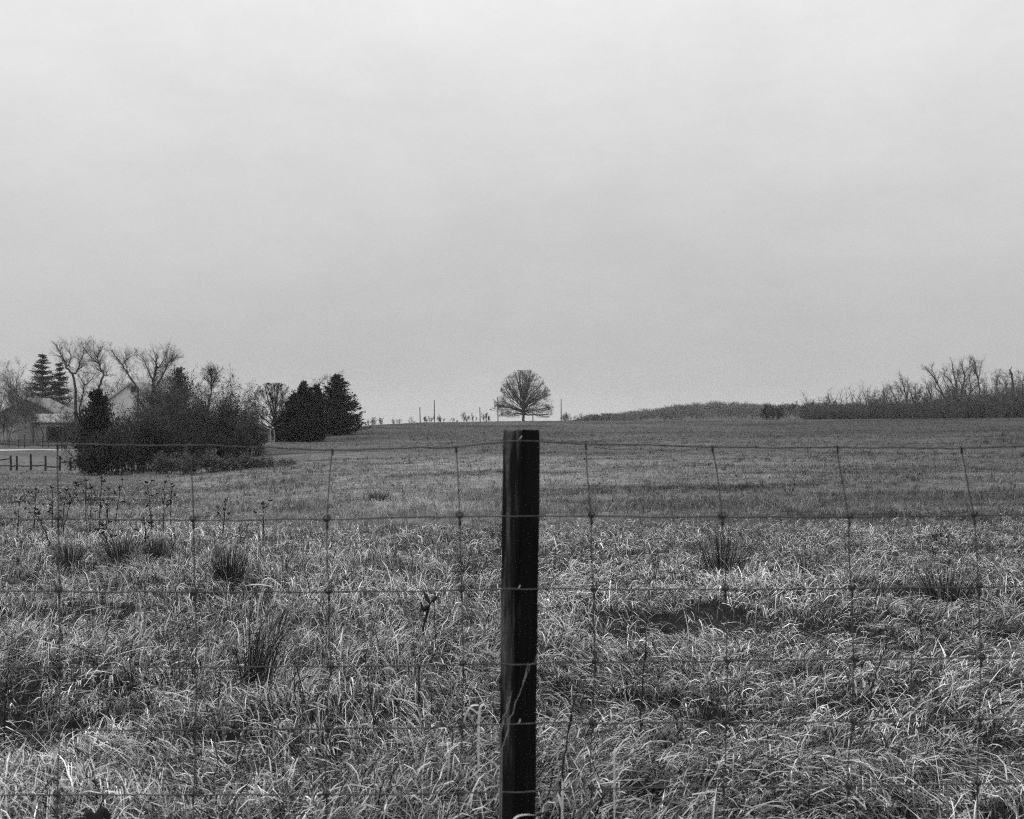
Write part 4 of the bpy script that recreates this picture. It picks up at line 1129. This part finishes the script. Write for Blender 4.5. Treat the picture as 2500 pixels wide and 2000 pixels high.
# ================================================================== WEEDS, RUSHES, REEDS IN THE GRASS
def dry_weed(X, d, Ytop, label, heads=((0, 1.0),), seed=0, lean=0.0, group='dry weeds among the tall grass', hs=1.0):
    R = random.Random(seed + 400); x = px(X, d); z0 = tz(x, d) - .02; h = CAMZ - (Ytop - HY) / F * d - z0
    o = thing('dry_weed', (x, d, z0), label, 'weed', group)
    g = Geo(); n = 9; P = []; heads_ = []
    for i in range(n + 1):
        t = i / n; P.append(np.array([x + lean * h * (t ** 1.3 - 1) + R.gauss(0, .006), d + R.gauss(0, .008), z0 + h * t]))
    g.tube(P, [.010 * (1 - .6 * i / n) for i in range(n + 1)], 5)
    def pod(H, c, dv, L, w):
        dv = np.array(dv); dv = dv / np.linalg.norm(dv)
        H.tube([c, c + dv * L * .25, c + dv * L * .6, c + dv * L], [w * .3, w, w * .75, w * .08], 6)
    for k in range(R.randint(5, 8)):
        t = R.uniform(.5, .98); i = int(t * n); a = R.uniform(0, 6.28); L = R.uniform(.06, .17) * (1.25 - .4 * t)
        e = P[i] + np.array([math.cos(a) * L * .8, math.sin(a) * L * .8, L * .9])
        g.tube([P[i], (P[i] + e) / 2 + np.array([0, 0, -.01]), e], [.004, .003, .0025], 4)
        H = Geo(); heads_.append(H)
        for _ in range(R.randint(1, 3)):
            pod(H, e, (R.gauss(0, .7), R.gauss(0, .7), R.uniform(-.2, 1)), R.uniform(.03, .065) * hs, R.uniform(.007, .014) * hs)
    H = Geo(); heads_.append(H)
    for _ in range(4):
        pod(H, P[-1], (R.gauss(0, .8), R.gauss(0, .8), R.uniform(.1, 1)), R.uniform(.035, .07) * hs, R.uniform(.008, .015) * hs)
    part('stem', *g.get(), M_WEED, o)
    for H in heads_: part('seed_head', *H.get(), M_WEED, o)
WEEDS = [
    (88, 21, 1196, 'dry weed with a single small head, far left of the weed patch', .05), (129, 20, 1192, 'dry weed second from the far left of the patch', .02),
    (163, 20.5, 1198, 'leaning dry weed at the left of the dense patch', .12), (187, 19, 1180, 'dry weed with a heavy clustered head in the dense patch', .25),
    (207, 21, 1174, 'slim dry weed behind the heavy headed one', -.03), (224, 20, 1190, 'short dry weed in the middle of the dense patch', .04),
    (248, 19.5, 1168, 'tallest dry weed of the dense patch', .05), (266, 20, 1196, 'dry weed with drooping pods right of the tallest', .06),
    (300, 21, 1172, 'lone dry weed bending right beyond the dense patch', .16), (360, 17.5, 1180, 'two headed dry weed left of its single twin', -.08),
    (402, 18, 1179, 'dry weed with heads held wide, right end of the patch', .03), (418, 21, 1183, 'small dry weed behind the wide headed one', .02),
    (92, 15, 1256, 'bent black dry stalk below the weed patch at far left', -.35), (250, 14, 1284, 'lower dry stalk leaning left below the patch', -.25), (352, 14, 1270, 'upright dry stalk below the two headed weed', -.05),
    (552, 18, 1222, 'isolated dry weed with a blunt head right of the patch', .1), (46, 19, 1226, 'faint dry weed near the left edge', .03), (640, 17.5, 1232, 'small dark dry stalk farthest right in the left grass', -.06),
]
for i, (X, d, Yt, lab, ln) in enumerate(WEEDS):
    dry_weed(X, d, Yt, lab, seed=i, lean=ln)

def forked_weed():
    d = 8.3; x = px(1031, d); z0 = tz(x, d)
    o = thing('forked_weed', (x, d, z0), 'black forked weed with curled leaves left of the post', 'weed')
    def q(X, Y, dy=0): a = px(X, d, Y); return np.array((a[0], a[1] + dy, a[2]))
    g = Geo(); g.tube([(x, d, z0), q(1034, 1530), q(1041, 1502, .01), q(1048, 1478)], [.008, .008, .0075, .006], 6)
    g.tube([q(1048, 1478), q(1052, 1470, -.02), q(1058, 1462, -.03)], [.006, .005, .003], 5); part('stem', *g.get(), M_WEED, o)
    for (a, b, c, dy) in (((1050, 1476), (1040, 1458), (1033, 1446), .03), ((1050, 1478), (1032, 1486), (1028, 1466), -.03), ((1053, 1470), (1062, 1462), (1068, 1456), .02), ((1047, 1480), (1036, 1492), (1033, 1480), .0)):
        P = [q(*a), q((a[0] + b[0]) / 2, (a[1] + b[1]) / 2, dy * .5), q(*b, dy), q(*c, dy * 1.4)]
        g = Geo(); g.tube(P, [.004, .013, .014, .003], 6); part('leaf', *g.get(), M_WEED, o)
forked_weed()

def rush(X, d, Ytop, hw_px, label, n=90, seed=0, tone=(.3, 1.1), group='dark rush tussocks in the grass', wid=.0045, lean=0):
    n = int(n * 1.1); wid = wid * .95; rng = np.random.default_rng(seed + 700); x = px(X, d); z0 = tz(x, d)
    h = CAMZ - (Ytop - HY) / F * d - z0; hw = hw_px / F * d
    a = rng.uniform(0, 6.283, n); q = np.sqrt(rng.random(n))
    rx = x + hw * .6 * q * np.cos(a); ry = d + hw * .9 * q * np.sin(a); root = np.stack([rx, ry, terrain(rx, ry) - .02], -1)
    L = h * (.35 + .8 * rng.random(n) ** .8); th0 = q * min(1.0, hw / h) * .75 * rng.uniform(.5, 1.3, n)
    az = a + rng.normal(0, .3, n)
    if lean: az = np.where(rng.random(n) < .6, 0 if lean > 0 else math.pi, az)
    V, Fq, t = blade_mesh(root, az, th0 + np.abs(rng.normal(0, .12, n)), rng.uniform(0, .9, n) ** 2, L, rng.uniform(.7, 1.3, n) * wid, np.where(rng.random(n) < .8, rng.uniform(*tone, n), rng.uniform(3, 8, n)), rng, 4, .4)
    o = mesh_obj('rush_tussock', V, Fq, M_RUSH, tone=t, loc=(x, d, z0)); tag(o, label, 'plant', group)
RUSH = [(1768, 12.3, 1272, 62, 'large fanned dark rush tussock right of centre', 300, .0052, 0), (615, 6.5, 1478, 60, 'tall dark rush stems in the left foreground', 200, .005, 1),
        (1972, 12.5, 1318, 45, 'small fanned rush tussock right of the large one', 110, .0045, 0), (1606, 12.6, 1332, 22, 'thin rush tuft left of the large fanned one', 50, .0045, 0),
        (172, 13.2, 1312, 30, 'squat dark tuft below the weed patch, left', 260, .006, 0), (298, 13.4, 1302, 36, 'squat dark tuft below the weed patch, middle', 300, .006, 0), (386, 13.6, 1304, 30, 'squat dark tuft below the weed patch, right', 260, .006, 0),
        (560, 11.5, 1318, 36, 'dark grass tuft above the tall rush stems', 300, .006, 0), (440, 6.6, 1540, 28, 'sparse dark stems left of the tall rushes', 46, .0045, 0), (330, 6.8, 1520, 30, 'sparse dark stems in the left foreground', 40, .0045, 0),
        (1140, 12.5, 1340, 44, 'dark low tuft just left of the post', 300, .006, 0), (2310, 10.6, 1375, 60, 'dark low tuft at the right side', 380, .006, 0), (1215, 17, 1270, 15, 'small dark tuft touching the left of the post', 70, .007, 0),
        (920, 42, 1196, 32, 'dark low clump beside the pale patch in the field', 160, .016, 0), (2290, 17.5, 1288, 32, 'dark rounded tuft in the field at right', 200, .008, 0)]
for i, (X, d, Yt, hw, lab, n, w, ln) in enumerate(RUSH):
    rush(X, d, Yt, hw, lab, n, i, wid=w, lean=ln)

def stalk(name, pts, d, r, label, m=M_WEED, group='single stalks in the near grass'):
    x0 = px(pts[0][0], d); z0 = tz(x0, d)
    P = [np.array((x0, d, z0 - .02))] + [np.array(px(X, d, Y)) for X, Y in pts]
    g = Geo(); n = len(P)
    Q = []
    for i in range(n - 1):
        for k in range(4): Q.append(P[i] + (P[i + 1] - P[i]) * k / 4 + RNG.normal(0, .0025, 3))
    Q.append(P[-1])
    g.tube(Q, np.linspace(r, r * .45, len(Q)), 5)
    # dry sheath flecks at the nodes
    for i in (len(Q) // 3, 2 * len(Q) // 3):
        g.tube([Q[i], Q[i] + np.array([.006, 0, .02]), Q[i] + np.array([.012, 0, .05])], [r * .9, r, r * .2], 4)
    o = mesh_obj(name, *g.get(), m, loc=(x0, d, z0)); tag(o, label, 'stalk', group)
stalk('dry_stalk', [(1562, 1805), (1568, 1690), (1576, 1590), (1582, 1500)], 5.6, .005, 'tall thin dark stalk midway right of the post')
stalk('dry_stalk', [(1366, 1956), (1378, 1850), (1392, 1760), (1411, 1665)], 3.9, .0042, 'soft dark stalk leaning right, nearest right of the post')
stalk('dry_stalk', [(913, 1772), (904, 1700), (898, 1620)], 5.8, .0042, 'thin dark stalk leaning left in the left foreground')
stalk('dry_stalk', [(1022, 1720), (1024, 1640), (1020, 1620)], 6.2, .0045, 'short upright dark stalk left of the post')
stalk('dry_stalk', [(1064, 1650), (1062, 1560), (1060, 1480)], 7.6, .0042, 'thin upright stalk right of the forked weed')
stalk('dry_stalk', [(530, 1770), (534, 1700), (538, 1650)], 6.0, .005, 'dark stalk below the tall rushes')
stalk('dry_stalk', [(2125, 1700), (2140, 1640), (2165, 1570), (2190, 1530)], 6.4, .0038, 'thin dark stalk slanting right between two stay wires')
stalk('dry_stalk', [(10, 1760), (14, 1690), (22, 1620)], 6.0, .0042, 'thin dark stalk at the left edge')

stalk('pale_stalk', [(1222, 1830), (1250, 1740), (1285, 1650), (1310, 1600)], 2.72, .0011, 'thin pale stalk crossing the front of the post', m=M_BRAMBLE2)
stalk('pale_stalk', [(1220, 1790), (1236, 1735), (1246, 1700)], 2.73, .0010, 'shorter pale stalk at the left side of the post', m=M_BRAMBLE2)

def reed(label, d, leaves, seed=0, w=.011, name='bent_reed', cat='reed', m=None, group='pale bent reeds'):
    x0 = px(leaves[0][0][0], d); z0 = tz(x0, d); o = thing(name, (x0, d, z0), label, cat, group)
    for li in leaves:
        P = np.array([px(X, d + k * .01, Y) for k, (X, Y) in enumerate(li)])
        if li is leaves[0]: P = np.vstack([[x0, d, z0], P])
        t = np.linspace(0, len(P) - 1, 14); Q = np.stack([np.interp(t, range(len(P)), P[:, i]) for i in range(3)], 1)
        for _ in range(2): Q[1:-1] = (Q[:-2] + 2 * Q[1:-1] + Q[2:]) / 4
        T = np.gradient(Q, axis=0); sd = np.cross(T, np.array([.1, -.6, 1.0])); sd /= np.linalg.norm(sd, axis=1)[:, None] + 1e-9
        wd = w * np.interp(np.linspace(0, 1, 14), [0, .3, .8, 1], [.5, 1, .7, .1])[:, None] * .5
        nn = np.cross(sd, T); nn /= np.linalg.norm(nn, axis=1)[:, None] + 1e-9
        V = np.stack([Q - sd * wd, Q - nn * .0012 + 0 * sd, Q + sd * wd, Q + nn * .0012], 1).reshape(-1, 3)
        Fq = []
        for i in range(13):
            for j in range(4): Fq.append((i * 4 + j, i * 4 + (j + 1) % 4, i * 4 + 4 + (j + 1) % 4, i * 4 + 4 + j))
        part('leaf', V, np.array(Fq), m or M_REED, o)
reed('bright pale reed arched over beside the post', 4.7, [[(1168, 1790), (1170, 1728), (1178, 1718), (1190, 1724), (1191, 1735)], [(1169, 1722), (1150, 1722), (1138, 1742), (1132, 1770)]])
reed('pale reed with a drooping head in the left grass', 8.6, [[(628, 1480), (640, 1440), (655, 1408), (668, 1412), (676, 1440)], [(656, 1410), (642, 1416), (636, 1440)], [(668, 1416), (684, 1428), (690, 1440)], [(666, 1432), (630, 1426), (598, 1430)]], w=.014)
reed('pale reed crook right of the post', 4.2, [[(1500, 1880), (1499, 1840), (1503, 1828), (1515, 1826)]], w=.008)
reed('pale blade lying across the foot of the post', 2.74, [[(1240, 2040), (1252, 2003), (1262, 1992), (1285, 1988), (1310, 1991)]], w=.006)
reed('upright pale reed pair low right of the post', 3.7, [[(1372, 1990), (1374, 1930), (1372, 1900)], [(1374, 1985), (1366, 1950), (1361, 1935)]], w=.008)

def dock():
    reed('dark broad drooping leaves at the bottom left corner', 3.75, [[(232, 2075), (222, 2000), (214, 1976), (205, 1992), (202, 2012)], [(236, 2060), (240, 1995), (250, 1970), (262, 1992), (266, 2020)], [(236, 2060), (236, 2000), (240, 1980), (232, 1998)]], w=.028, name='dock_plant', cat='plant', m=M_WEED, group=None)
dock()

# ================================================================== HAZE
def haze():
    g = Geo(); g.box(-1600, 1600, -80, 1600, -28, 24)
    m = bpy.data.materials.new('haze_air'); m.use_nodes = True; nt = m.node_tree
    for n in list(nt.nodes):
        if n.type == 'BSDF_PRINCIPLED': nt.nodes.remove(n)
    v = nt.nodes.new('ShaderNodeVolumePrincipled')
    v.inputs['Color'].default_value = (.85, .85, .85, 1); v.inputs['Density'].default_value = HAZE
    nt.links.new(v.outputs[0], nt.nodes['Material Output'].inputs['Volume'])
    o = mesh_obj('haze', *g.get(), m); tag(o, kind='stuff'); o['label'] = 'thin pale haze over the field'; o['category'] = 'haze'
HAZE = .0002
haze()

# ================================================================== SKY, SUN, CAMERA
def world():
    w = bpy.data.worlds.new('World'); SC.world = w; w.use_nodes = True
    nt = w.node_tree; N = nt.nodes; L = nt.links; bg = N['Background']
    sky = N.new('ShaderNodeTexSky'); sky.sky_type = 'NISHITA'; sky.sun_disc = False
    sky.sun_elevation = math.radians(45); sky.sun_rotation = math.radians(-68); sky.dust_density = 4; sky.air_density = 1
    bw = N.new('ShaderNodeRGBToBW'); L.new(sky.outputs[0], bw.inputs[0])
    tc = N.new('ShaderNodeTexCoord'); sp = N.new('ShaderNodeSeparateXYZ'); L.new(tc.outputs['Generated'], sp.inputs[0])
    def math_(op, a, b=None):
        n = N.new('ShaderNodeMath'); n.operation = op
        for i, v in enumerate((a, b)):
            if v is None: continue
            if isinstance(v, (int, float)): n.inputs[i].default_value = v
            else: L.new(v, n.inputs[i])
        return n.outputs[0]
    z = math_('MAXIMUM', sp.outputs[2], 0.0)
    # overcast deck: brighter towards the zenith, streaky cloud
    deck = math_('ADD', math_('MULTIPLY', z, SKY_GRAD), SKY_BASE)
    glow = math_('MULTIPLY', math_('POWER', math_('SUBTRACT', 1.0, z), 26.0), SKY_HOR)
    deck = math_('ADD', deck, glow)
    mp = N.new('ShaderNodeMapping'); mp.inputs['Scale'].default_value = (1.6, 1.6, 3.2); L.new(tc.outputs['Generated'], mp.inputs[0])
    nz = N.new('ShaderNodeTexNoise'); nz.inputs['Scale'].default_value = 1.5; nz.inputs['Detail'].default_value = 14; nz.inputs['Roughness'].default_value = .76
    L.new(mp.outputs[0], nz.inputs['Vector'])
    cl = N.new('ShaderNodeMapRange'); cl.inputs['From Min'].default_value = .3; cl.inputs['From Max'].default_value = .7
    cl.inputs['To Min'].default_value = .91; cl.inputs['To Max'].default_value = 1.09; L.new(nz.outputs['Fac'], cl.inputs['Value'])
    deck = math_('MULTIPLY', deck, cl.outputs[0])
    tot = math_('ADD', deck, math_('MULTIPLY', bw.outputs[0], .12))
    cc = N.new('ShaderNodeCombineColor')
    for i in range(3): L.new(tot, cc.inputs[i])
    L.new(cc.outputs[0], bg.inputs['Color']); bg.inputs['Strength'].default_value = .1
SKY_BASE, SKY_GRAD, SKY_HOR = 3.85, 12.5, 1.9
world()

sl = bpy.data.lights.new('sun', 'SUN'); sl.energy = 1.5; sl.angle = math.radians(12); sl.color = (1, 1, 1)
so = bpy.data.objects.new('sun', sl); COL.objects.link(so)
# sun ahead and to the left, 48 degrees up (light comes from there)
from mathutils import Vector
el, azm = math.radians(45), math.radians(-68)
sd = Vector((math.sin(azm) * math.cos(el), math.cos(azm) * math.cos(el), math.sin(el)))
so.rotation_euler = sd.to_track_quat('Z', 'Y').to_euler(); so.location = (0, 0, 20)

cam = bpy.data.cameras.new('camera'); co = bpy.data.objects.new('camera', cam); COL.objects.link(co)
co.location = (0, 0, CAMZ); co.rotation_euler = (math.radians(90), 0, 0)
cam.sensor_width = 36; cam.lens = F / 2500 * 36; cam.shift_y = (HY - 1000) / 2500
cam.clip_start = .05; cam.clip_end = 6000
cam.dof.use_dof = True; cam.dof.focus_distance = 13; cam.dof.aperture_fstop = 8.0
SC.camera = co
SC.view_settings.view_transform = 'Standard'; SC.view_settings.look = 'None'; SC.view_settings.exposure = 0; SC.view_settings.gamma = 1
SC.render.engine = 'CYCLES'
SC.cycles.use_denoising = False
SC.cycles.filter_width = 1.1
SC.cycles.use_adaptive_sampling = True; SC.cycles.adaptive_threshold = .09; SC.cycles.adaptive_min_samples = 48
SC.cycles.max_bounces = 5; SC.cycles.diffuse_bounces = 2; SC.cycles.transparent_max_bounces = 4; SC.cycles.volume_bounces = 0
SC.cycles.sample_clamp_indirect = 4
